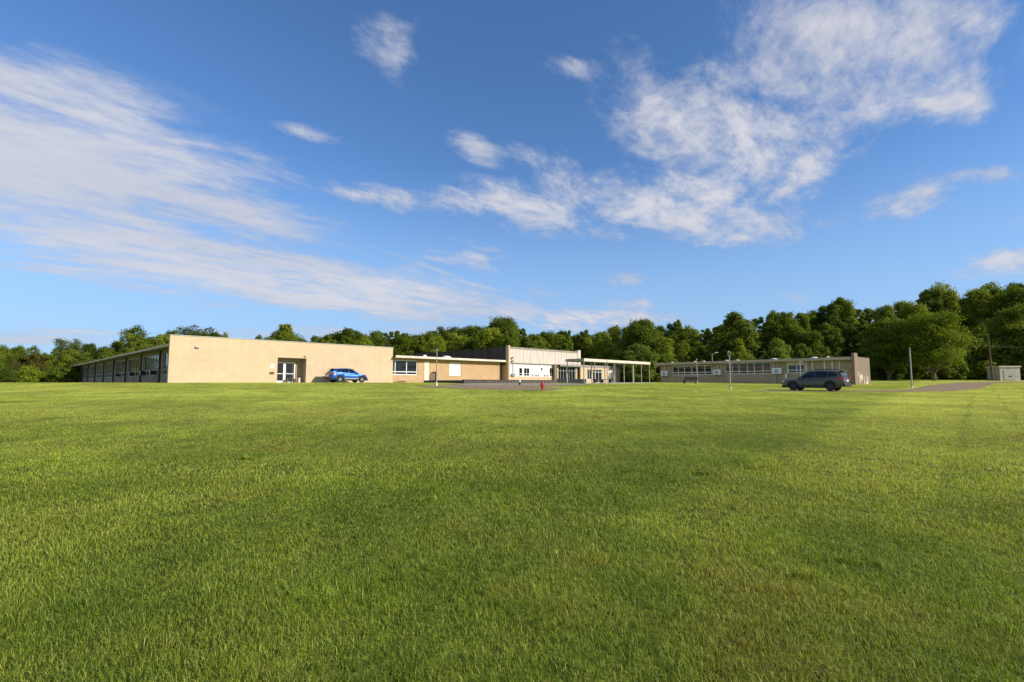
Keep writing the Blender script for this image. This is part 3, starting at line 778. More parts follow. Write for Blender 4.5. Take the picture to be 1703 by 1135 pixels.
# air conditioners
ac = empty('air_conditioner', (0, 0, 0), AR, '', 'air conditioner', 'outdoor units on the classroom building wall')
MB().box(-.62, .62, -.42, 0, -.42, .42).build('casing', M['white'], ac, bevel=.03)
MB().lathe([(.3, 0), (.3, .03), (.26, .035), (.24, .01)], 18, (0, -.455, 0), 'y').build('fan_ring', M['grey_paint'], ac)
MB().lathe([(.235, 0), (.235, .02)], 18, (0, -.445, 0), 'y').build('fan', M['black'], ac)
MB().box(-.05, .05, -.1, 0, .42, 1.25).build('pipe_cover', M['cream'], ac)
for q in (-.5, .42): MB().box(q, q+.08, -.4, 0, -.5, -.425).build('bracket', M['dull_metal'], ac)
acl = ['white outdoor unit at the far left end of the brown classroom wall', 'white outdoor unit between the two long window bands', 'white outdoor unit between the brick pilaster and the short window']
for i, (px, py) in enumerate(((1106.5, 621.5), (1194, 619.5), (1293.5, 617.3))):
    o = ac if i == 0 else copy_tree(ac)
    q = tr(px); P = R0+d_*q-Vector((-d_.y, d_.x))*.03
    o.location = (P.x, P.y, RZ+zrr(py, px)); o['label'] = acl[i]
# small units in the left wing windows
wac = empty('window_unit', (0, 0, 0), AN, '', 'air conditioner', 'window units on the shaded wing')
MB().box(-.45, .02, -.4, .4, -.25, .25).build('casing', M['black'], wac, bevel=.02)
gr = MB()
for k in range(5): gr.box(-.47, -.452, -.34, .34, -.2+k*.09, -.15+k*.09)
gr.build('grille', M['dull_metal'], wac)
names = ['nearest window unit, in the window beside the corner of the long beige block', 'second window unit from the beige corner, on the shaded wing', 'third window unit from the beige corner, on the shaded wing',
         'fourth window unit from the beige corner, on the shaded wing', 'fifth window unit from the beige corner, on the shaded wing']
for i, s in enumerate((3.4, 12.6, 18.2, 25.5, 36.5)):
    o = wac if i == 0 else copy_tree(wac)
    P = A0+DX*1.2+DY*s; o.location = (P.x, P.y, BZ+1.15-.0*i); o['label'] = names[i]

# --- things on the long wall
def wall_thing(px, py, name, label, cat):
    t = ta(px); P = A0+DX*t-DY*.003; z = EYE+ray(px, py)[1]*P.y
    return empty(name, (P.x, P.y, z), AN, label, cat)
w = wall_thing(452.5, 609.5, 'wall_sign', 'small blank white notice on the beige wall left of the doors', 'sign'); MB().box(-.18, .18, -.03, 0, -.2, .2).build('board', M['white'], w); MB().box(-.2, .2, -.015, 0, -.22, .22).build('frame', M['cream'], w)
w = wall_thing(452, 620.5, 'wall_box', 'small dark red box on the beige wall below the white notice', 'box'); MB().box(-.2, .2, -.14, 0, -.1, .1).build('casing', simple('maroon', (.2, .05, .04)), w); MB().box(-.05, .05, -.16, -.14, -.04, .04).build('knob', M['black'], w)
w = wall_thing(326, 577.5, 'wall_lamp', 'small pale floodlight high on the left end of the beige wall', 'lamp'); MB().box(-.16, .16, -.22, -.05, -.08, .08).build('head', M['grey_paint'], w); MB().box(-.05, .05, -.05, 0, -.05, .05).build('bracket', M['white'], w)
w = wall_thing(506.5, 593, 'wall_lamp', 'small dark lamp above the right corner of the door recess', 'lamp'); MB().box(-.1, .1, -.16, -.04, -.06, .06).build('head', M['dull_metal'], w); MB().box(-.03, .03, -.04, 0, -.03, .03).build('bracket', M['dull_metal'], w)
# bin and bench inside the recess
P = A0+DX*(d1-.55)+DY*.55; w = empty('bin', (P.x, P.y, BZ+.02), AN, 'short pale bin inside the door recess by its right side', 'bin'); MB().lathe([(.14, 0), (.17, .45), (.18, .5)], 14).build('body', M['cream'], w, True); MB().lathe([(.19, .5), (.19, .54), (.1, .58)], 14).build('lid', M['dull_metal'], w, True)
P = A0+DX*(d1-1.35)+DY*.8; w = empty('bench', (P.x, P.y, BZ+.02), AN, 'low dark bench inside the door recess beside the bin', 'bench'); MB().box(-.55, .45, -.18, .18, .38, .44).build('seat', M['brownwood'], w)
for s in (-.45, .35): MB().box(s-.04, s+.04, -.15, .15, 0, .38).build('leg', M['brownwood'], w)

# --- retaining wall
q0 = Vector((X(772, 52), 52.0)); tq = tpx(925, q0, DX)
rw = empty('retaining_wall', (q0.x, q0.y, 0), AN, 'low dark concrete wall beside the asphalt loop in front of the hall', 'wall')
tops = EYE+ray(772, 632.5)[1]*52
b = MB(); nseg = 6
for k in range(nseg):
    a = tq*k/nseg; c = tq*(k+1)/nseg; b.box(a+.008, c-.008, 0, .25, .6, tops)
b.build('wall_panels', M['retaining'], rw)
MB().box(-.0, .25, .25, 7, .6, tops-.002).build('end_return', M['retaining'], rw)
MB().box(-.04, tq+.04, -.04, .29, tops, tops+.06).build('coping', M['retaining'], rw)
q1 = Vector((X(928, 68), 68.0)); tq1 = tpx(975, q1, DX)
rw2 = empty('retaining_wall', (q1.x, q1.y, 0), AN, 'pale grey low wall in front of the glazed annex entrance', 'wall')
t2 = EYE+ray(928, 631)[1]*68
MB().box(0, tq1, 0, .25, .8, t2).build('wall_panels', M['concrete_dark'], rw2); MB().box(-.03, tq1+.03, -.03, .28, t2, t2+.05).build('coping', M['concrete'], rw2)

# --- hydrant
P = Vector((X(902, 39), 39.0)); hz = tzf(P.x, P.y)
hd = empty('fire_hydrant', (P.x, P.y, hz), R(20), 'red fire hydrant on the grass beside the asphalt loop', 'hydrant'); hd.scale = (.9, .9, .95)
MB().lathe([(.17, 0), (.17, .04), (.115, .05), (.11, .45), (.135, .46), (.135, .5), (.12, .51)], 18).build('barrel', M['red'], hd, True)
MB().lathe([(.13, .51), (.125, .58), (.095, .65), (.05, .69), (.03, .70), (.03, .76), (.01, .765)], 18).build('bonnet', M['red'], hd, True)
for s in (-1, 1): MB().lathe([(.05, s*.09), (.05, s*.17), (.065, s*.175), (.065, s*.21), (.025, s*.215), (.02, s*.24)], 12, (0, 0, .38), 'x').build('outlet', M['red'], hd, True)
MB().lathe([(.07, -.09), (.07, -.17), (.085, -.175), (.085, -.21), (.025, -.215), (.02, -.245)], 12, (0, 0, .34), 'y').build('outlet', M['red'], hd, True)

# small marker post by the low wall
P = Vector((X(864.3, 50), 50.0)); w = empty('marker_post', (P.x, P.y, tzf(P.x, P.y)), 0, 'short white topped post with a dark base in front of the low dark wall', 'post')
MB().lathe([(.10, 0), (.1, .3)], 10).build('base', M['black'], w); MB().lathe([(.09, .3), (.09, .56), (.05, .6)], 10).build('top', M['white'], w, True)
# dark bin by hydrant / under canopy
P = Vector((X(1000, 62), 62.0)); w = empty('bench', (P.x, P.y, BZ), AN, 'long dark bench under the walkway canopy', 'bench')
MB().box(-.2, 3.6, .8, 1.25, .38, .46).build('seat', M['black'], w)
for s in (0, 1.7, 3.4): MB().box(s-.05, s+.05, .85, 1.2, 0, .38).build('leg', M['black'], w)
# dark low bench right field
P = Vector((X(1148, 70), 70.0)); bz_ = tzf(P.x, P.y)
w = empty('bench', (P.x, P.y, bz_), AR, 'low dark slatted bench on the grass by the far classroom windows', 'bench')
st = MB()
for k in range(4): st.box(-1.0, .9, -.25+k*.13, -.16+k*.13, .42, .46)
st.build('seat', M['black'], w)
bk = MB()
for k in range(3): bk.box(-1.0, .9, .28, .31, .52+k*.14, .62+k*.14)
bk.build('backrest', M['black'], w)
for s in (-.9, .8): MB().box(s-.05, s+.05, -.25, .27, 0, .42).box(s-.03, s+.03, .22, .28, .42, .9).build('leg', M['black'], w)
# white leaning board
P = R0+d_*tr(1311)-Vector((-d_.y, d_.x))*.9; w = empty('marker_sign', (P.x, P.y, tzf(P.x, P.y)), AR, 'small white upright marker on a stake in front of the short window', 'sign')
MB().box(-.11, .11, -.02, .02, .75, 1.35).build('board', M['white'], w); MB().box(-.025, .025, .022, .06, 0, 1.2).build('stake', M['cream'], w)

# --- poles
def pole(px, Y, ytop, r0, r1, label, head=None, base=True, mat='galv', name='lamp_post', grp='thin metal posts on the lawn', cat='lamp post'):
    r0 *= .8; r1 *= .8; P = Vector((X(px, Y), Y)); z0 = tzf(P.x, P.y); H = EYE+ray(px, ytop)[1]*Y-z0
    w = empty(name, (P.x, P.y, z0), 0, label, cat, grp)
    MB().tube([(0, 0, -.2), (0, 0, H*.5), (0, 0, H)], [r0, (r0+r1)/2, r1], 10).build('pole', M[mat], w, True)
    if base: MB().lathe(([(r0*2.4, 0), (r0*2.3, .05), (r0*1.4, .28), (r0*1.05, .34)] if px == 726 else [(r0*1.7, 0), (r0*1.7, .04), (r0*1.3, .12), (r0*1.05, .15)]), 12).build('base', M['cream'], w, True)
    if head == 'cap': MB().lathe([(.03, H), (.13, H+.03), (.15, H+.1), (.05, H+.18)], 12).build('lamp_head', M['dull_metal'], w, True)
    if head == 'globe': MB().lathe([(.04, H), (.14, H+.06), (.17, H+.17), (.12, H+.29), (.02, H+.33)], 12).build('lamp_head', M['white'], w, True)
    if head == 'fork':
        MB().tube([(0, 0, H-.1), (-.14, 0, H+.1), (-.12, 0, H+.32)], .025, 8).build('bracket', M['dull_metal'], w, True)
        MB().tube([(0, 0, H-.1), (.14, 0, H+.1), (.10, 0, H+.3)], .025, 8).build('bracket', M['dull_metal'], w, True)
        MB().lathe([(.1, H+.3), (.14, H+.34), (.1, H+.42)], 10, (-.08, 0, 0)).build('lamp_head', M['galv'], w, True)
    if head == 'arm':
        MB().tube([(0, 0, H-.05), (.12, 0, H+.18), (.75, 0, H+.5)], [.05, .05, .045], 8).build('arm', M['galv'], w, True)
        MB().box(.62, 1.15, -.12, .12, H+.44, H+.58).build('lamp_head', M['cream'], w, bevel=.03)
    return w
pole(726, 44.5, 584, .065, .045, 'slender pale post on the lawn in front of the link building', 'cap')
pole(1214.3, 47.8, 592, .075, .055, 'pale post with a forked head nearest the classroom building windows', 'fork')
pole(1159.5, 74, 599, .07, .05, 'post beside the low dark bench', 'cap')
pole(1180, 84, 608, .07, .05, 'short post against the far window band of the classroom building', 'cap')
pole(1331.5, 56, 603, .05, .04, 'thin post rising behind the bonnet of the grey car', 'cap')
pole(1516, 51, 579, .085, .07, 'tall plain grey pole on the grass right of the classroom building', None)
pole(1010, 60.6, 597.5, .07, .055, 'dark post standing in front of the cream canopy edge', None, True, 'dull_metal')
pole(1185.5, 97, 591, .10, .08, 'street lamp with an arm rising behind the classroom building roof', 'arm', False)
# utility pole with wires
P = Vector((X(1651, 92), 92.0)); z0 = tzf(P.x, P.y); H = EYE+ray(1648, 555)[1]*92-z0
up_ = empty('utility_pole', (P.x, P.y, z0), 0, 'tall brown wooden utility pole in front of the trees left of the shed', 'pole')
MB().tube([(.0, 0, -.3), (-.15, 0, H*.5), (-.3, 0, H)], [.17, .14, .11], 10).build('pole', M['wood_pole'], up_, True)
wr = MB()
for (dx0, dz) in ():
    for tx, ty in ():
        pts = []
        for k in range(13):
            t = k/12; pts.append((dx0+(tx)*t, ty*t, dz-3.0*4*t*(1-t)*.3+.0))
        wr.tube(pts, .012, 5)
pts = [(-.2-34*k/12, 5*k/12, H*.72-1.1*4*(k/12)*(1-k/12)*.3) for k in range(13)]; wr.tube(pts, .012, 5)
pts = [(-.2+60*k/12, -3*k/12, H*.72-1.1*4*(k/12)*(1-k/12)*.3) for k in range(13)]; wr.tube(pts, .012, 5)
wr.build('wires', M['black'], up_)
# shed
Y = 92; xa, xb = X(1661, Y), X(1700, Y); z0 = tzf((xa+xb)/2, Y); top = EYE+ray(1680, 609)[1]*Y-z0
sh = empty('shed', ((xa+xb)/2, Y, z0), R(-8), 'small beige flat roofed shed at the right edge below the trees', 'shed')
hw = (xb-xa)/2-.5
MB().box(-hw, hw, 0, 3, -.3, top-.2).build('wall', M['shed'], sh)
MB().box(-hw-.18, hw+.18, -.15, 3.1, top-.2, top).build('roof', M['cream'], sh)
dd = MB()
for k in range(9): dd.box(-hw*.62, hw*.62, -.05, -.01, .05+k*.22, .05+k*.22+.2)
dd = dd.build('door', M['shed'], sh); MB().box(-.25, .25, -.09, -.052, .75, .9).build('handle', M['black'], dd)
MB().box(-.35, .35, -.09, -.003, top-.42, top-.3).build('vent', M['dull_metal'], sh)

# ------------------------------------------------------------------ cars
def car(name, label, loc, rz, L, W, H, spec):
    c = empty(name, loc, rz, label, 'car')
    hw = W/2; wr_ = spec['wr']; xf, xr = spec['xf'], spec['xr']; AR_ = wr_+.075
    tp = np.array(spec['top']); bp_ = np.array(spec['bot']); wd = np.array(spec['wid'])
    xs = sorted(set(list(np.linspace(-L/2, L/2, 52))+[xf-AR_, xf+AR_, xr-AR_, xr+AR_]+[q+AR_*math.cos(t) for q in (xf, xr) for t in np.linspace(.25, math.pi-.25, 9)]))
    vs = []; fs = []; n = 0
    def half(x):
        zt = np.interp(x, tp[:, 0], tp[:, 1]); zb = np.interp(x, bp_[:, 0], bp_[:, 1]); w = hw*np.interp(x, wd[:, 0], wd[:, 1])
        for q in (xf, xr):
            if abs(x-q) < AR_: zb = max(zb, wr_+math.sqrt(AR_**2-(x-q)**2))
        zs = zb+.35*(zt-zb)
        return [(w*.93, zb), (w*.985, zb+min(.08, (zt-zb)*.2)), (w, zs), (w*.985, zb+.62*(zt-zb)), (w*.965, zb+.86*(zt-zb)), (w*.90, zt-.012), (w*.78, zt+.012), (w*.35, zt+.03), (0, zt+.035)]
    ring = None
    for x in xs:
        h = half(x); pts = [(x, y, z) for y, z in h]+[(x, -y, z) for y, z in h[-2::-1]]
        m = len(pts); vs += pts
        if n: 
            a = (n-1)*m; b = n*m
            for k in range(m-1): fs.append((a+k, a+k+1, b+k+1, b+k))
            fs.append((a+m-1, a, b, b+m-1))
        n += 1
    fs.append(tuple(range(m))); fs.append(tuple((n-1)*m+k for k in range(m-1, -1, -1)))
    body = MB(); body.v = [tuple(v) for v in vs]; body.f = fs
    bo = body.build('body', spec['paint'], c, True)
    # dark underbody + cladding
    MB().box(xr-.3, xf+.3, -hw*.82, hw*.82, spec['sill']-.06, spec['sill']+.45).build('underbody', M['black'], c)
    for s in (-1, 1):
        cl = MB()
        for q in (xf, xr):
            for k in range(14):
                t0 = math.pi*k/14; t1 = math.pi*(k+1)/14; p = []
                for rr_ in (AR_-.02, AR_+.055):
                    for t in (t0, t1): p.append((q+rr_*math.cos(t), wr_+rr_*math.sin(t)))
                y0, y1 = s*(hw*.93), s*(hw*np.interp(q, wd[:, 0], wd[:, 1])+.012)
                v = [(p[0][0], y0, p[0][1]), (p[1][0], y0, p[1][1]), (p[3][0], y0, p[3][1]), (p[2][0], y0, p[2][1]), (p[0][0], y1, p[0][1]), (p[1][0], y1, p[1][1]), (p[3][0], y1, p[3][1]), (p[2][0], y1, p[2][1])]
                cl.add(v, [(0, 1, 2, 3), (4, 5, 6, 7), (0, 1, 5, 4), (1, 2, 6, 5), (2, 3, 7, 6), (3, 0, 4, 7)])
        cl.box(xr+AR_, xf-AR_, s*hw*.9 if s > 0 else -hw-.01, hw+.01 if s > 0 else -hw*.9, spec['sill']-.03, spec['sill']+.12)
        cl.build('side_cladding', spec.get('clad', M['black']), c)
        if spec.get('silver'):
            MB().box(xr+AR_+.08, xf-AR_-.08, hw+.004 if s > 0 else -hw-.02, hw+.02 if s > 0 else -hw-.004, spec['sill']+.13, spec['sill']+.22).build('silver_strip', M['silver_trim'], c)
    # greenhouse
    gh = spec['gh']       # list (x, zroof, wtop_fraction)
    zbelt = lambda x: float(np.interp(x, tp[:, 0], tp[:, 1]))-.02
    wb = hw*.90
    vs = []; fs = []; n = 0
    def gsec(x, zr_, wt):
        zb = zbelt(x); w_ = hw*wt; hh = max(zr_-zb, .01)
        return [(wb*np.interp(x, wd[:, 0], wd[:, 1]), zb), (w_+(wb-w_)*.12, zb+hh*.86), (w_*.93, zb+hh*.96), (w_*.72, zb+hh), (0, zb+hh*1.02)]
    for x, zr_, wt in gh:
        h = gsec(x, zr_, wt); pts = [(x, y, z) for y, z in h]+[(x, -y, z) for y, z in h[-2::-1]]; m = len(pts); vs += pts
        if n:
            a = (n-1)*m; b = n*m
            for k in range(m-1): fs.append((a+k, a+k+1, b+k+1, b+k))
        n += 1
    fs.append(tuple(range(m))); fs.append(tuple((n-1)*m+k for k in range(m-1, -1, -1)))
    g_ = MB(); g_.v = [tuple(v) for v in vs]; g_.f = fs; g_.build('roof', spec.get('roofmat', spec['paint']), c, True)
    def gy(x, z, off=.012):
        zr_ = float(np.interp(x, [q[0] for q in gh], [q[1] for q in gh])); wt = float(np.interp(x, [q[0] for q in gh], [q[2] for q in gh]))
        s_ = gsec(x, zr_, wt); t = (z-s_[0][1])/(s_[1][1]-s_[0][1]) if s_[1][1] != s_[0][1] else 0
        return s_[0][0]+(s_[1][0]-s_[0][0])*t+off
    for s in (-1, 1):
        for poly in spec['sidewin']:
            w = MB(); k = len(poly)
            v = [(x, s*gy(x, z), z) for x, z in poly]+[(x, s*(gy(x, z)-.04), z) for x, z in poly]
            w.add(v, [tuple(range(k)), tuple(range(2*k-1, k-1, -1))]+[(i, (i+1) % k, (i+1) % k+k, i+k) for i in range(k)])
            w.build('side_window', M['car_glass'], c)
    for nm, (x0, z0, w0, x1, z1, w1) in (('windscreen', spec['ws']), ('rear_window', spec['rw'])):
        dx_, dz_ = x1-x0, z1-z0; l = math.hypot(dx_, dz_); nxx, nz_ = (dz_/l, -dx_/l)
        sg = 1 if nm == 'windscreen' else -1
        if nxx*sg < 0: nxx, nz_ = -nxx, -nz_
        o_ = .02; v = [(x0+nxx*o_, -w0, z0+nz_*o_), (x0+nxx*o_, w0, z0+nz_*o_), (x1+nxx*o_, w1, z1+nz_*o_), (x1+nxx*o_, -w1, z1+nz_*o_)]
        v += [(a-nxx*.04, b, d-nz_*.04) for a, b, d in v]
        MB().add(v, [(0, 1, 2, 3), (7, 6, 5, 4), (0, 1, 5, 4), (1, 2, 6, 5), (2, 3, 7, 6), (3, 0, 4, 7)]).build(nm, M['car_glass'], c)
    # wheels
    for q in (xf, xr):
        for s in (-1, 1):
            wv = empty('wheel', (0, 0, 0)); wv.parent = c; wv.location = (q, s*(hw-.125), wr_)
            o_ = s*.11
            MB().lathe([(wr_*.62, -.11), (wr_*.93, -.11), (wr_, -.075), (wr_, .075), (wr_*.93, .11), (wr_*.62, .11)], 28, (0, 0, 0), 'y').build('tyre', M['tyre'], wv, True)
            rm = MB(); yo = s*.075
            rm.lathe([(wr_*.66, yo), (wr_*.66, yo+s*.03), (wr_*.59, yo+s*.03), (wr_*.56, yo+s*.0)], 28, (0, 0, 0), 'y')
            for k in range(5):
                t = 2*math.pi*k/5+.3
                for dt in (-.13, .13):
                    p0 = (.05*math.cos(t), yo+s*.02, .05*math.sin(t)); p1 = (wr_*.6*math.cos(t+dt), yo+s*.025, wr_*.6*math.sin(t+dt)); rm.tube([p0, p1], [.035, .022], 6)
            rm.lathe([(.06, yo), (.06, yo+s*.04), (.01, yo+s*.045)], 14, (0, 0, 0), 'y')
            rm.build('rim', spec['rim'], wv, True)
            MB().lathe([(wr_*.6, yo-s*.03), (wr_*.6, yo-s*.02)], 20, (0, 0, 0), 'y').build('brake_disc', M['black'], wv)
    # lamps, bumpers, mirrors, plate, handles
    for s in (-1, 1):
        for nm, mt, (x0, x1, y0, y1, z0, z1) in (('headlight', M['lamp_clear'], spec['hl']), ('tail_light', M['taillight'], spec['tl'])):
            ya, yb = sorted((s*y0, s*y1)); MB().box(x0, x1, ya, yb, z0, z1).build(nm, mt, c, bevel=.03)
        mx, mz = spec['mirror']; ya, yb = sorted((s*(hw*.93), s*(hw+.16)))
        MB().box(mx-.08, mx+.08, ya, yb, mz, mz+.14).build('wing_mirror', spec['mirmat'], c, bevel=.035)
        for hx in spec['handles']:
            ya, yb = sorted((s*(hw*.95), s*(hw+.02))); MB().box(hx-.09, hx+.09, ya, yb, spec['hz'], spec['hz']+.03).build('door_handle', spec['mirmat'], c)
        dl = MB()
        for dx_ in spec['doors']:
            ya, yb = sorted((s*(hw*.9), s*(hw+.0015))); dl.box(dx_-.008, dx_+.008, ya, yb, spec['sill']+.14, zbelt(dx_)-.12)
        dl.build('door_gap', M['black'], c)
        if spec.get('rails'):
            a, b, z = spec['rails']; yy = s*hw*.68
            rl = MB(); rl.tube([(a, yy, z-.06), (a+.1, yy, z), (b-.1, yy, z), (b, yy, z-.07)], .022, 8); rl.build('roof_rail', M['black'], c, True)
    for z, pr in (('rear_bumper', spec['rb']), ('front_bumper', spec['fb'])):
        MB().box(*pr).build(z, spec.get('clad', M['black']), c, bevel=.05)
    MB().box(-L/2-spec.get('po', .03), -L/2-spec.get('po', .03)+.02, -.26, .26, spec['pz'], spec['pz']+.15).build('number_plate', M['plate'], c)
    x0 = spec['sp']; MB().box(*x0).build('spoiler', spec.get('roofmat', spec['paint']), c, bevel=.03)
    MB().box(L/2-.06, L/2+.025, -hw*.55, hw*.55, .48, .78).build('grille', M['black'], c, bevel=.02)
    return c
# grey SUV (x forward)
L, W_, H_ = 4.96, 1.93, 1.80
sp = dict(wr=.37, xf=1.50, xr=-1.43, sill=.30, paint=M['car_grey'], rim=M['dark_alloy'],
    top=[(-2.48, .92), (-2.40, 1.08), (-1.9, 1.16), (0.2, 1.08), (1.05, 1.06), (1.5, 1.04), (2.15, .95), (2.38, .82), (2.48, .66)],
    bot=[(-2.48, .50), (-2.3, .36), (-1.0, .28), (1.0, .28), (2.2, .32), (2.48, .42)],
    wid=[(-2.48, .86), (-2.3, .95), (-1.8, 1), (1.6, 1), (2.1, .95), (2.35, .84), (2.48, .70)],
    gh=[(-2.40, 1.10, .80), (-2.28, 1.50, .78), (-2.12, 1.70, .76), (-1.6, 1.76, .76), (-.6, 1.79, .77), (.2, 1.75, .77), (.62, 1.52, .79), (1.0, 1.24, .84), (1.16, 1.10, .88)],
    sidewin=[[(-2.0, 1.28), (-1.32, 1.20), (-1.32, 1.62), (-1.86, 1.56)], [(-1.26, 1.20), (-.32, 1.14), (-.32, 1.66), (-1.26, 1.63)], [(-.24, 1.14), (.80, 1.14), (.62, 1.36), (.22, 1.60), (-.24, 1.66)]],
    ws=(1.08, 1.16, .74, .34, 1.70, .62), rw=(-2.37, 1.22, .70, -2.17, 1.62, .60),
    hl=(2.16, 2.40, .52, .82, .76, .90), tl=(-2.47, -2.10, .64, .955, .92, 1.14), mirror=(.72, 1.10), mirmat=M['car_grey'], handles=(-.95, .05), hz=.98, doors=(-1.28, -.28, .95),
    rails=(-1.85, .15, 1.86), rb=(-2.56, -2.2, -.86, .86, .36, .62), fb=(2.2, 2.52, -.78, .78, .26, .48), pz=.80, po=.04, sp=(-2.42, -2.08, -.66, .66, 1.68, 1.73))
Y = 43.2; P = Vector((X(1355, Y), Y)); a_ = math.atan2(.75, -.66)
gc = car('parked_car', 'grey car with roof rails parked on the drive before the brown building', (P.x, P.y, tzf(P.x, P.y)+.012), a_, L, W_, H_, sp); gc.scale = (.965, .965, .955)
# blue crossover
L = 4.55
sb = dict(wr=.36, xf=1.42, xr=-1.27, sill=.30, paint=M['blue'], rim=M['alloy'], roofmat=M['blue'], silver=True,
    top=[(-2.27, .86), (-2.18, 1.06), (-1.6, 1.12), (0, 1.02), (1.0, 1.0), (1.5, .97), (2.0, .87), (2.2, .74), (2.27, .58)],
    bot=[(-2.27, .50), (-2.1, .34), (-.9, .27), (.9, .27), (2.0, .3), (2.27, .40)],
    wid=[(-2.27, .84), (-2.1, .95), (-1.5, 1), (1.5, 1), (1.95, .93), (2.15, .8), (2.27, .66)],
    gh=[(-2.18, 1.06, .80), (-2.0, 1.34, .76), (-1.7, 1.55, .73), (-1.1, 1.62, .73), (-.3, 1.64, .74), (.15, 1.60, .75), (.65, 1.34, .79), (1.0, 1.13, .84), (1.18, 1.02, .88)],
    sidewin=[[(-1.72, 1.26), (-1.12, 1.17), (-1.12, 1.50), (-1.55, 1.44)], [(-1.06, 1.16), (-.22, 1.08), (-.22, 1.53), (-1.06, 1.51)], [(-.15, 1.08), (.86, 1.07), (.62, 1.24), (.18, 1.46), (-.15, 1.53)]],
    ws=(1.08, 1.08, .72, .28, 1.56, .60), rw=(-2.13, 1.14, .66, -1.80, 1.48, .56),
    hl=(1.96, 2.2, .50, .80, .66, .80), tl=(-2.25, -1.95, .50, .90, .90, 1.04), mirror=(.74, 1.02), mirmat=M['blue'], handles=(-.85, .1), hz=.92, doors=(-1.1, -.2, .95),
    rb=(-2.34, -2.0, -.82, .82, .34, .66), fb=(2.0, 2.31, -.72, .72, .24, .46), pz=.72, po=.05, sp=(-2.12, -1.62, -.60, .60, 1.53, 1.575))
P = Vector((X(577, 58.2), 58.2))
car('parked_car', 'bright blue crossover car parked beside the long beige wall', (P.x, P.y, tzf(P.x, P.y)+.02), AN, L, 1.86, 1.64, sb)

# ------------------------------------------------------------------ trees
def crown(seed, H, Rw, zb, nl, nleaf, size, mat, shape='oak', fill=.5):
    rg = np.random.default_rng(seed)
    lobes = []; nl = int(nl*1.55)
    for i in range(nl):
        t = (i+.5)/nl; z = zb+(H-zb)*(.06+.88*t)
        if shape == 'oak': env = math.sin(math.pi*min(1, .22+.72*t))**.6
        elif shape == 'cone': env = (1-t)**.8*.95+.12
        elif shape == 'tall': env = math.sin(math.pi*(.12+.76*t))**.5
        elif shape == 'flat': env = (.5+.5*math.sin(math.pi*min(1, .1+.7*t)))*(.62+.38*math.cos(t*1.4)) if nl > 30 else .5+.5*math.sin(math.pi*min(1, .1+.7*t))
        else: env = math.sin(math.pi*(.25+.6*t))
        a = i*2.4+rg.uniform(-.5, .5); r = Rw*env*rg.uniform(.25, .82)
        lr = Rw*rg.uniform(.17, .38)*(1 if shape != 'tall' else .9)*(.75+.5*env)
        lobes.append((r*math.cos(a), r*math.sin(a), z, lr, lr*(rg.uniform(.32, .5) if shape == 'flat' and nl > 50 else rg.uniform(.55, .85))))
    lobes = np.array(lobes)
    wgt = lobes[:, 3]**2; wgt /= wgt.sum()
    li = rg.choice(nl, nleaf, p=wgt); lb = lobes[li]
    d = rg.normal(size=(nleaf, 3)); d /= np.linalg.norm(d, axis=1)[:, None]
    rad = rg.uniform(0, 1, nleaf)**(fill*.6)
    # lumpy surface: sub-clumps
    lump = 1+.30*np.sin(d[:, 0]*5+li*1.7)*np.sin(d[:, 1]*5+li)*np.sin(d[:, 2]*4+li*.6)+.19*rg.normal(size=nleaf)
    rr = (rad*lump)[:, None]
    p = lb[:, :3]+d*rr*np.stack([lb[:, 3], lb[:, 3], lb[:, 4]], 1)
    nrm = d+rg.normal(size=(nleaf, 3))*.55+np.array([0, 0, .35]); nrm /= np.linalg.norm(nrm, axis=1)[:, None]
    a = np.cross(nrm, rg.normal(size=(nleaf, 3))); a /= np.linalg.norm(a, axis=1)[:, None]; b = np.cross(nrm, a)
    s = size*rg.uniform(.55, 1.3, nleaf)[:, None]
    droop = nrm*s*.22
    Vq = np.stack([p-a*s*.62-droop, p-b*s*.36, p+a*s*.62-droop, p+b*s*.36], 1).reshape(-1, 3)
    Fq = np.arange(nleaf*4)
    return npmesh('crown', Vq, Fq, M[mat], 4, np.repeat(rg.random(nleaf), 4)), lobes
def trunk(seed, H, zb, lobes, r0, mat='bark'):
    rg = random.Random(seed); b = MB()
    pts = [(0, 0, -.6)]; rs = [r0*1.35]; x = y = 0
    for k in range(1, 7):
        z = (H*.9)*k/6; x += rg.uniform(-.18, .18)*H/14; y += rg.uniform(-.18, .18)*H/14; pts.append((x, y, z)); rs.append(r0*(1-k/6.6))
    b.tube(pts, rs, 9)
    ls = list(lobes); rg.shuffle(ls)
    for l in ls[:min(len(ls), 16)]:
        z0 = max(zb*.55, l[2]-l[3]*2.2*rg.uniform(.8, 1.3)); z0 = min(z0, H*.8)
        f = z0/(H*.9)*6; i = min(5, int(f)); q = f-i
        p0 = [pts[i][k]*(1-q)+pts[i+1][k]*q for k in range(3)] if i < 6 else pts[-1]
        rr = (rs[i]*(1-q)+rs[min(i+1, 6)]*q)*.55
        m = [(p0[k]+l[k])/2 for k in range(3)]; m[2] -= .1*abs(l[2]-p0[2]); m[0] += rg.uniform(-.2, .2)
        b.tube([p0, m, (l[0], l[1], l[2])], [rr, rr*.6, rr*.2], 6)
    me = bpy.data.meshes.new('trunk'); me.from_pydata(b.v, [], b.f); me.materials.append(M[mat]); me.shade_smooth()
    return me
KINDS = {}
def kind(k, seed, H, Rw, zb, nl, nleaf, size, mat, shape, fill=.5, r0=.28, bark='bark'):
    cm, lb = crown(seed, H, Rw, zb, nl, nleaf, size, mat, shape, fill); KINDS[k] = (cm, trunk(seed, H, zb, lb, r0, bark), H)
kind('oak1', 1, 15, 5.2, 3.0, 22, 14850, .38, 'leaf', 'oak')
kind('oak2', 2, 15, 4.8, 2.5, 20, 14850, .38, 'leaf', 'oak')
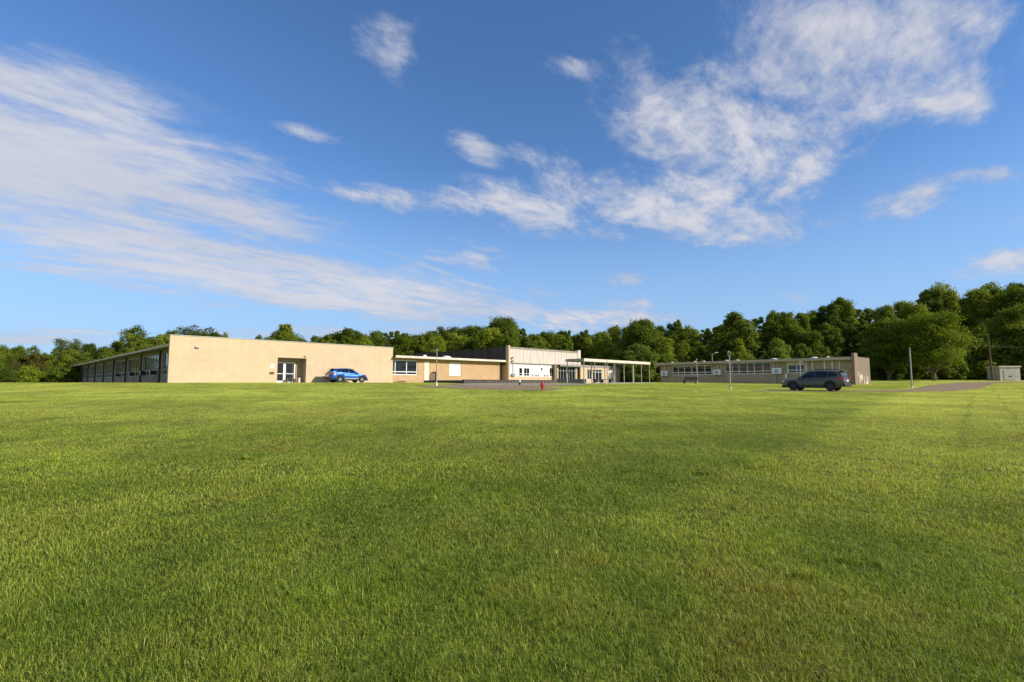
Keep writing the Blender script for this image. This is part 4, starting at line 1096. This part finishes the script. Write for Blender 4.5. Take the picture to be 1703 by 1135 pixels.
kind('oak3', 3, 15, 4.6, 2.0, 24, 14850, .38, 'leaf', 'oak')
kind('dark1', 4, 15, 5.4, 2.5, 26, 17550, .38, 'leaf_dark', 'oak')
kind('dark2', 5, 15, 4.2, 2.5, 20, 13500, .38, 'leaf_dark', 'tall')
kind('tall1', 6, 16, 3.4, 3.0, 18, 12150, .38, 'leaf', 'tall')
kind('tall2', 7, 16, 3.0, 3.0, 18, 11475, .38, 'leaf_dark', 'tall')
kind('cone1', 8, 15, 3.8, 3.0, 20, 10125, .38, 'leaf', 'cone')
kind('airy1', 9, 15, 4.6, 5.0, 17, 3600, .40, 'leaf_grey', 'flat', .5, .24, 'bark_pale')
kind('airy2', 10, 15, 4.0, 5.0, 15, 3300, .40, 'leaf', 'flat', .5, .24)
kind('light1', 11, 10, 4.2, .8, 20, 10000, .40, 'leaf_light', 'oak')
kind('light2', 12, 10, 3.8, .5, 18, 9000, .40, 'leaf_light', 'oak')
kind('bronze', 13, 11, 4.0, 1.5, 18, 8000, .42, 'leaf_bronze', 'oak', .5, .22, 'bark_pale')
kind('bush1', 14, 4, 2.6, .1, 13, 5000, .28, 'leaf', 'bush', .5, .08)
kind('bush2', 15, 4, 2.4, .1, 13, 5000, .28, 'leaf_dark', 'bush', .5, .08)
kind('big', 16, 15, 7.8, 3.2, 44, 24000, .34, 'leaf', 'flat', .5, .42)
kind('big2', 17, 15, 6.6, 2.4, 40, 22000, .34, 'leaf', 'flat', .5, .38)
ntree = 0
def tree(k, px, Y, ytop, label, wide=1.0, group='trees of the wood behind the buildings', cat='tree', name='tree', xoff=0):
    global ntree
    cm, tm, H0 = KINDS[k]
    x = X(px, Y)+xoff; z0 = tzf(x, Y); top = EYE+ray(px, ytop)[1]*Y; h = max(2.0, top-z0)*1.0
    s = h/H0
    e = empty(name, (x, Y, z0-.1), random.uniform(0, 6.28), label, cat, group)
    w = (s*.65+.35*min(s, 1.15))*wide
    e.scale = (w, w, s)
    for nm, me in (('crown', cm), ('trunk', tm)):
        o = bpy.data.objects.new(nm, me); COL.objects.link(o); o.parent = e
    ntree += 1
    return e
sil = [(-60, 572), (0, 573), (30, 568), (60, 579), (85, 580), (115, 563), (145, 569), (175, 571), (195, 560), (220, 545), (250, 560), (285, 552), (325, 543), (365, 556), (400, 566), (428, 560), (472, 540), (495, 553), (520, 560), (560, 549), (580, 545), (612, 548), (645, 544), (668, 543),
       (690, 549), (720, 546), (745, 542), (775, 536), (800, 545), (838, 528), (870, 545), (900, 549), (918, 546), (945, 552), (970, 550), (985, 562), (1000, 551), (1018, 537), (1040, 545), (1065, 533), (1100, 537), (1130, 532), (1150, 538), (1180, 536), (1205, 530), (1228, 521), (1260, 525), (1290, 512),
       (1320, 509), (1345, 518), (1380, 500), (1405, 494), (1440, 505), (1470, 509), (1500, 500), (1530, 496), (1548, 485), (1575, 472), (1600, 496), (1630, 482), (1655, 474), (1680, 490), (1698, 471), (1740, 470), (1790, 470)]
sx_ = [s[0] for s in sil]; sy_ = [s[1] for s in sil]
def section(px):
    if px < 112: return 'left of the shaded classroom wing'
    if px < 282: return 'behind the roof of the shaded classroom wing'
    if px < 655: return 'behind the long beige block'
    if px < 850: return 'behind the link building'
    if px < 970: return 'behind the hall'
    if px < 1090: return 'behind the walkway canopy'
    if px < 1270: return 'behind the left half of the brown building'
    if px < 1440: return 'behind the right half of the brown building'
    if px < 1610: return 'on the slope right of the brown building'
    return 'on the slope above the shed'
special = [  # kind, px, Y, ytop, wide, label
    ('airy1', 111, 118, 561, 1.0, 'airy pale green tree with gaps in its crown left of the shaded wing'),
    ('airy2', 218, 120, 541, .9, 'tall thin-leaved tree rising highest above the shaded wing roof'),
    ('dark1', 281, 140, 548, .55, 'small dark rounded treetop just behind the left corner of the beige block'),
    ('airy1', 322, 130, 539, 1.0, 'broad feathery pale tree showing above the left end of the beige block'),
    ('airy2', 368, 150, 553, .6, 'small lone treetop above the beige block right of the feathery tree'),
    ('oak2', 428, 160, 557, .4, 'tiny lone treetop above the beige block left of the pointed tree'),
    ('cone1', 472, 125, 535, 1.05, 'pointed pale green tree above the doors of the beige block'),
    ('dark1', 836, 120, 525, .95, 'large dark dome shaped tree behind the corner of the hall'),
    ('tall2', 945, 135, 547, .55, 'narrow column shaped tree above the hall end pier'),
    ('tall1', 970, 130, 546, .8, 'upright tree right of the narrow column shaped one'),
    ('airy1', 741, 135, 540, .9, 'pale thin crowned tree above the dark hall side wall'),
    ('dark1', 1068, 122, 529, .95, 'big dark bushy tree above the right end of the canopy'),
    ('cone1', 1131, 150, 528, .45, 'small tufted treetop poking above the wood left of the brown building'),
    ('dark2', 1228, 120, 519, 1.1, 'dark upright tree above the middle of the brown building roof'),
    ('oak3', 1404, 150, 491, .8, 'round topped tree standing out above the end of the brown building'),
    ('airy2', 1575, 165, 469, .8, 'lollipop shaped tree with a see-through crown on the skyline'),
    ('dark2', 1547, 160, 483, .5, 'narrow dark tree on the skyline left of the lollipop shaped tree'),
    ('airy2', 1652, 160, 471, 1.1, 'broad open crowned tree on the skyline above the shed'),
    ('dark2', 1699, 150, 469, .8, 'dark tree on the skyline at the right edge of the photograph'),
    ('light1', 1060, 98, 572, 1.15, 'bright yellow-green tree at the end of the walkway canopy'),
    ('light2', 1228, 104, 583, .7, 'small bright green tree above the brown building roof beside the street lamp'),
    ('light1', 1297, 103, 563, .9, 'bright green round tree above the brown building roof'),
    ('light2', 1335, 104, 570, .8, 'bright green tree beside the rounder one above the brown building roof'),
    ('big', 1553, 92, 520, .95, 'wide spreading tree with a visible trunk just right of the tall grey pole'),
    ('big2', 1478, 97, 530, .95, 'broad dark green tree beside the end wall of the brown building'),
    ('big2', 1697, 104, 508, .95, 'big leafy tree standing behind the shed'),
    ('bronze', 52, 112, 586, 1.1, 'bronze tinted tree with pale forked branches at the left edge'),
    ('bronze', 22, 108, 600, .9, 'lower bronze tinted tree at the left edge'),
    ('light2', 133, 112, 583, .9, 'bright green tree at the far end of the shaded wing'),
    ('light1', 176, 118, 577, .9, 'rounded yellow-green tree above the shaded wing roof'),
]
for k, px, Y, yt, wd_, lb in special: tree(k, px, Y, yt, lb, wd_, None)
oaks = ['airy2', 'oak1', 'oak2', 'oak3', 'oak1', 'dark1', 'dark2', 'tall1', 'oak2', 'oak3']
rnd = random.Random(5)
px = -70
while px < 1800:         # skyline row
    Y = rnd.uniform(138, 165) if px > 900 else rnd.uniform(118, 140)
    yt = np.interp(px, sx_, sy_)+rnd.uniform(-1, 8)
    tree(rnd.choice(oaks+['tall2']), px, Y, yt, 'treetop on the skyline '+section(px), rnd.uniform(.72, 1.0)*(1.2 if 470 < px < 1010 else 1)); px += rnd.uniform(20, 29)*(.8 if 470 < px < 1010 else 1)
px = -70
while px < 1800:         # middle row
    Y = rnd.uniform(116, 132) if px > 900 else rnd.uniform(106, 118)
    base = np.interp(px, sx_, sy_); yt = base+(rnd.uniform(.06, .2) if 470 < px < 1010 else rnd.uniform(.16, .42))*(637-base)
    if not (1340 > px > 1210 and yt < 560): pass
    tree(rnd.choice(oaks+['light1']), px, Y, yt, 'tree below the skyline row '+section(px), rnd.uniform(.85, 1.15)); px += rnd.uniform(27, 36)
px = -70
while px < 1800:         # lower fringe
    if px < 112 or 1000 < px < 1110 or px > 1440:
        Y = rnd.uniform(99, 106); base = np.interp(px, sx_, sy_); yt = 637-rnd.uniform(.3, .5)*(637-base)
        tree(rnd.choice(['bush1', 'bush2', 'oak3', 'dark1', 'light2']), px, Y, yt, 'low leafy tree edging the wood '+section(px), rnd.uniform(.9, 1.3)); px += rnd.uniform(22, 34)
    else:
        px += 20
# extra wood beyond the frame, to the right, whose shade falls on the grass and gable
for (x, y, h) in ((112, 96, 15), (126, 88, 16), (140, 98, 17), (122, 70, 15), (135, 60, 16)):
    cm, tm, H0 = KINDS['dark1']; e = empty('tree', (x, y, tzf(x, y)), x, 'tree of the wood beyond the shed', 'tree', 'trees of the wood behind the buildings'); s = h/H0; e.scale = (s, s, s)
    for nm, me in (('crown', cm), ('trunk', tm)):
        o = bpy.data.objects.new(nm, me); COL.objects.link(o); o.parent = e
print('trees', ntree)
# undergrowth: closed thicket under the wood
def undergrowth():
    rg = np.random.default_rng(31); n = 60000
    x = rg.uniform(-135, 190, n); yc = 104+5*vn(x, x*0, 9, 2)-6*ss(20, 60, x)*0
    y = yc+rg.uniform(0, 1, n)**1.3*14
    hgt = 1.4+2.6*vn(x, y, 4, 9)
    t = rg.uniform(0, 1, n)**.6; z = tz(x, y)+hgt*t*(.6+.6*vn(x, y, 1.1, 12))
    nrm = rg.normal(size=(n, 3)); nrm[:, 1] -= .6; nrm[:, 2] += .5; nrm /= np.linalg.norm(nrm, axis=1)[:, None]
    p = np.stack([x, y, z], 1); a = np.cross(nrm, rg.normal(size=(n, 3))); a /= np.linalg.norm(a, axis=1)[:, None]; b = np.cross(nrm, a); s = (.45*rg.uniform(.5, 1.3, n))[:, None]
    V = np.stack([p-a*s*.6, p-b*s*.4, p+a*s*.6, p+b*s*.4], 1).reshape(-1, 3)
    me = npmesh('undergrowth', V, np.arange(n*4), M['leaf_dark'], 4, np.repeat(rg.random(n), 4))
    o = bpy.data.objects.new('undergrowth', me); COL.objects.link(o); tag(o, 'dark leafy undergrowth along the foot of the wood', 'undergrowth', None, 'stuff')
undergrowth()
make_grass()

# ------------------------------------------------------------------ light and sky
SUN_EL = R(27); SUN_AZ = math.atan2(.93, -.37)     # from +Y towards +X
sd = Vector((math.sin(SUN_AZ)*math.cos(SUN_EL), math.cos(SUN_AZ)*math.cos(SUN_EL), math.sin(SUN_EL)))
sl = bpy.data.lights.new('sun', 'SUN'); so = bpy.data.objects.new('sun', sl); COL.objects.link(so)
sl.energy = 4.3; sl.angle = R(.5); sl.color = (1, .91, .78); so.rotation_euler = sd.to_track_quat('Z', 'Y').to_euler()
wd = bpy.data.worlds.new('World'); S.world = wd; wd.use_nodes = True; nt = wd.node_tree; nt.nodes.clear()
out = N(nt, 'ShaderNodeOutputWorld'); bg = N(nt, 'ShaderNodeBackground'); bg.inputs['Strength'].default_value = .11
sky = N(nt, 'ShaderNodeTexSky'); sky.sky_type = 'NISHITA'; sky.sun_disc = False; sky.sun_elevation = SUN_EL; sky.sun_rotation = SUN_AZ
sky.air_density = 1.0; sky.dust_density = .0; sky.ozone_density = 2.5; sky.altitude = 200
tc = N(nt, 'ShaderNodeTexCoord'); sep = N(nt, 'ShaderNodeSeparateXYZ'); nt.links.new(tc.outputs['Generated'], sep.inputs[0])
def wm(op, a, b=None, c=None, cl=False):
    n = N(nt, 'ShaderNodeMath', operation=op); n.use_clamp = cl
    for i, v in enumerate((a, b, c)):
        if v is None: continue
        if isinstance(v, (int, float)): n.inputs[i].default_value = v
        else: nt.links.new(v, n.inputs[i])
    return n.outputs[0]
def wmr(v, a, b, c, d):
    n = N(nt, 'ShaderNodeMapRange'); n.interpolation_type = 'SMOOTHSTEP'; nt.links.new(v, n.inputs[0])
    for i, q in enumerate((a, b, c, d)): n.inputs[i+1].default_value = q
    return n.outputs[0]
dx, dy, dz = sep.outputs
ys = wm('MAXIMUM', dy, .05)
U = wm('DIVIDE', dx, ys); Vv = wm('DIVIDE', dz, ys)
uv = N(nt, 'ShaderNodeCombineXYZ'); nt.links.new(U, uv.inputs[0]); nt.links.new(Vv, uv.inputs[1])
zz = wm('ADD', wm('MAXIMUM', dz, 0.0), .13)
pl = N(nt, 'ShaderNodeCombineXYZ'); nt.links.new(wm('DIVIDE', dx, zz), pl.inputs[0]); nt.links.new(wm('DIVIDE', dy, zz), pl.inputs[1])
def wn(scale, det, st, rot, off=0, rough=.6, dist=0):
    mp = N(nt, 'ShaderNodeMapping'); mp.vector_type = 'TEXTURE'; mp.inputs['Rotation'].default_value = (0, 0, rot); mp.inputs['Scale'].default_value = tuple(1/q for q in st); mp.inputs['Location'].default_value = (off, off*.7, 0)
    nt.links.new(pl.outputs[0], mp.inputs[0]); nz = N(nt, 'ShaderNodeTexNoise'); nz.inputs['Scale'].default_value = scale; nz.inputs['Detail'].default_value = det; nz.inputs['Roughness'].default_value = rough; nz.inputs['Distortion'].default_value = dist
    nt.links.new(mp.outputs[0], nz.inputs[0]); return nz.outputs[0]
def puff(cx, cy, rx, ry, rot, st):
    u, v = ray(cx, cy); u2, v2 = ray(cx+5, cy); u3, v3 = ray(cx, cy-5)
    kx = (u2-u)/5; ky = (v3-v)/5
    mp = N(nt, 'ShaderNodeMapping'); mp.vector_type = 'TEXTURE'; mp.inputs['Location'].default_value = (u, v, 0); mp.inputs['Rotation'].default_value = (0, 0, R(-rot)); mp.inputs['Scale'].default_value = (rx*kx, ry*ky, 1)
    nt.links.new(uv.outputs[0], mp.inputs[0]); g = N(nt, 'ShaderNodeTexGradient', gradient_type='SPHERICAL'); nt.links.new(mp.outputs[0], g.inputs[0])
    return wm('MULTIPLY', g.outputs['Fac'], st)
# rot: degrees clockwise in the picture
streak = [(40, 270, 560, 210, 16, 1.6), (330, 310, 330, 110, 22, 1.0), (60, 150, 300, 80, 20, .8), (450, 450, 560, 85, 9, 1.4), (660, 500, 320, 40, 4, 1.1), (120, 370, 300, 60, 12, .6),
          (60, 560, 260, 20, 0, 1.3), (520, 555, 300, 18, 0, 1.1), (60, 530, 160, 10, 2, .5)]
puffs = [(652, 55, 80, 75, 75, .95), (660, 110, 40, 60, 0, .5), (1120, 185, 190, 120, 45, 1.2), (1200, 250, 200, 90, 10, 1.0), (1310, 270, 160, 70, 5, .6), (1390, 100, 260, 200, -15, 1.25), (1290, 265, 110, 55, 5, 1.0), (1600, 60, 200, 130, 0, 1.0), (1590, 160, 130, 60, -10, .9),
         (1130, 345, 340, 75, 3, .95), (960, 300, 150, 45, 28, .85), (860, 345, 170, 55, 12, .95), (620, 325, 110, 32, 8, .9), (790, 245, 75, 30, 30, .7), (720, 335, 90, 35, 5, .8), (1200, 380, 160, 40, 3, .95), (1490, 335, 130, 50, -22, 1.0), (1660, 293, 90, 22, 0, .8),
         (1670, 435, 120, 36, -12, 1.2), (990, 530, 190, 30, 0, 1.3), (770, 425, 110, 36, 10, .7), (1040, 465, 45, 22, 0, .8), (940, 112, 60, 24, 15, .6), (515, 222, 80, 16, 15, .7), (1155, 463, 50, 12, 0, .7), (1330, 495, 90, 16, 0, .5), (1060, 503, 90, 12, 0, .7), (1695, 365, 60, 30, 0, .6)]
def total(lst):
    s = None
    for p in lst:
        q = puff(*p); s = q if s is None else wm('ADD', s, q)
    return s
ST = wm('MINIMUM', total(streak), 1.25); PF = wm('MINIMUM', total(puffs), .85)
n1 = wn(2.3, 10, (.48, 1.3, 1), R(44), 3.3, .62, .6)      # streaks along the wind
n2 = wn(3.6, 10, (.75, 1.15, 1), R(60), 9.1, .66, .4)       # clumps
n3 = wn(.9, 5, (1, 1, 1), 0, 1.7, .5)
n4 = wn(8.0, 8, (.65, 1.25, 1), R(44), 5, .66, .2)
dS = wmr(wm('ADD', wm('MULTIPLY', ST, .80), wm('ADD', wm('MULTIPLY', n1, 2.7), wm('MULTIPLY', n4, 1.1))), 2.0, 3.1, 0, .9)
dP = wmr(wm('ADD', wm('MULTIPLY', PF, .95), wm('ADD', wm('MULTIPLY', n2, 2.6), wm('MULTIPLY', n4, 1.2))), 2.06, 3.12, 0, .95)
den = wm('MAXIMUM', wm('MULTIPLY', dS, wmr(ST, .0, .22, 0, 1)), wm('MULTIPLY', dP, wmr(PF, .0, .2, 0, 1)))
den = wm('MAXIMUM', den, wm('MULTIPLY', wmr(n3, .42, .56, 0, .92), wmr(dy, .08, -.15, 0, 1)))   # unseen broken cloud added behind the camera for whiter fill light
den = wm('MULTIPLY', den, wmr(dz, -.005, .02, 0, 1))
CL = N(nt, 'ShaderNodeMix', data_type='RGBA'); k = 1/.11
CL.inputs[6].default_value = (.33*k, .365*k, .46*k, 1); CL.inputs[7].default_value = (.62*k, .61*k, .64*k, 1)
shade = wm('MULTIPLY_ADD', wm('SUBTRACT', n3, .5), .9, wm('ADD', wm('MULTIPLY', den, .45), wm('MULTIPLY', n4, .35)), True)
nt.links.new(shade, CL.inputs[0])
# clear-sky tint: deeper blue overhead, even pale blue band low down
skc = N(nt, 'ShaderNodeVectorMath', operation='MULTIPLY'); skc.inputs[1].default_value = (.70, .95, 1.22)
nt.links.new(sky.outputs[0], skc.inputs[0])
hzm = N(nt, 'ShaderNodeMix', data_type='RGBA'); hzm.inputs[7].default_value = (.285*k, .43*k, .665*k, 1)
nt.links.new(wmr(dz, .0, .42, .85, .0), hzm.inputs[0]); nt.links.new(skc.outputs[0], hzm.inputs[6])
mixc = N(nt, 'ShaderNodeMix', data_type='RGBA'); nt.links.new(den, mixc.inputs[0]); nt.links.new(hzm.outputs[2], mixc.inputs[6]); nt.links.new(CL.outputs[2], mixc.inputs[7])
nt.links.new(mixc.outputs[2], bg.inputs[0]); nt.links.new(bg.outputs[0], out.inputs[0])
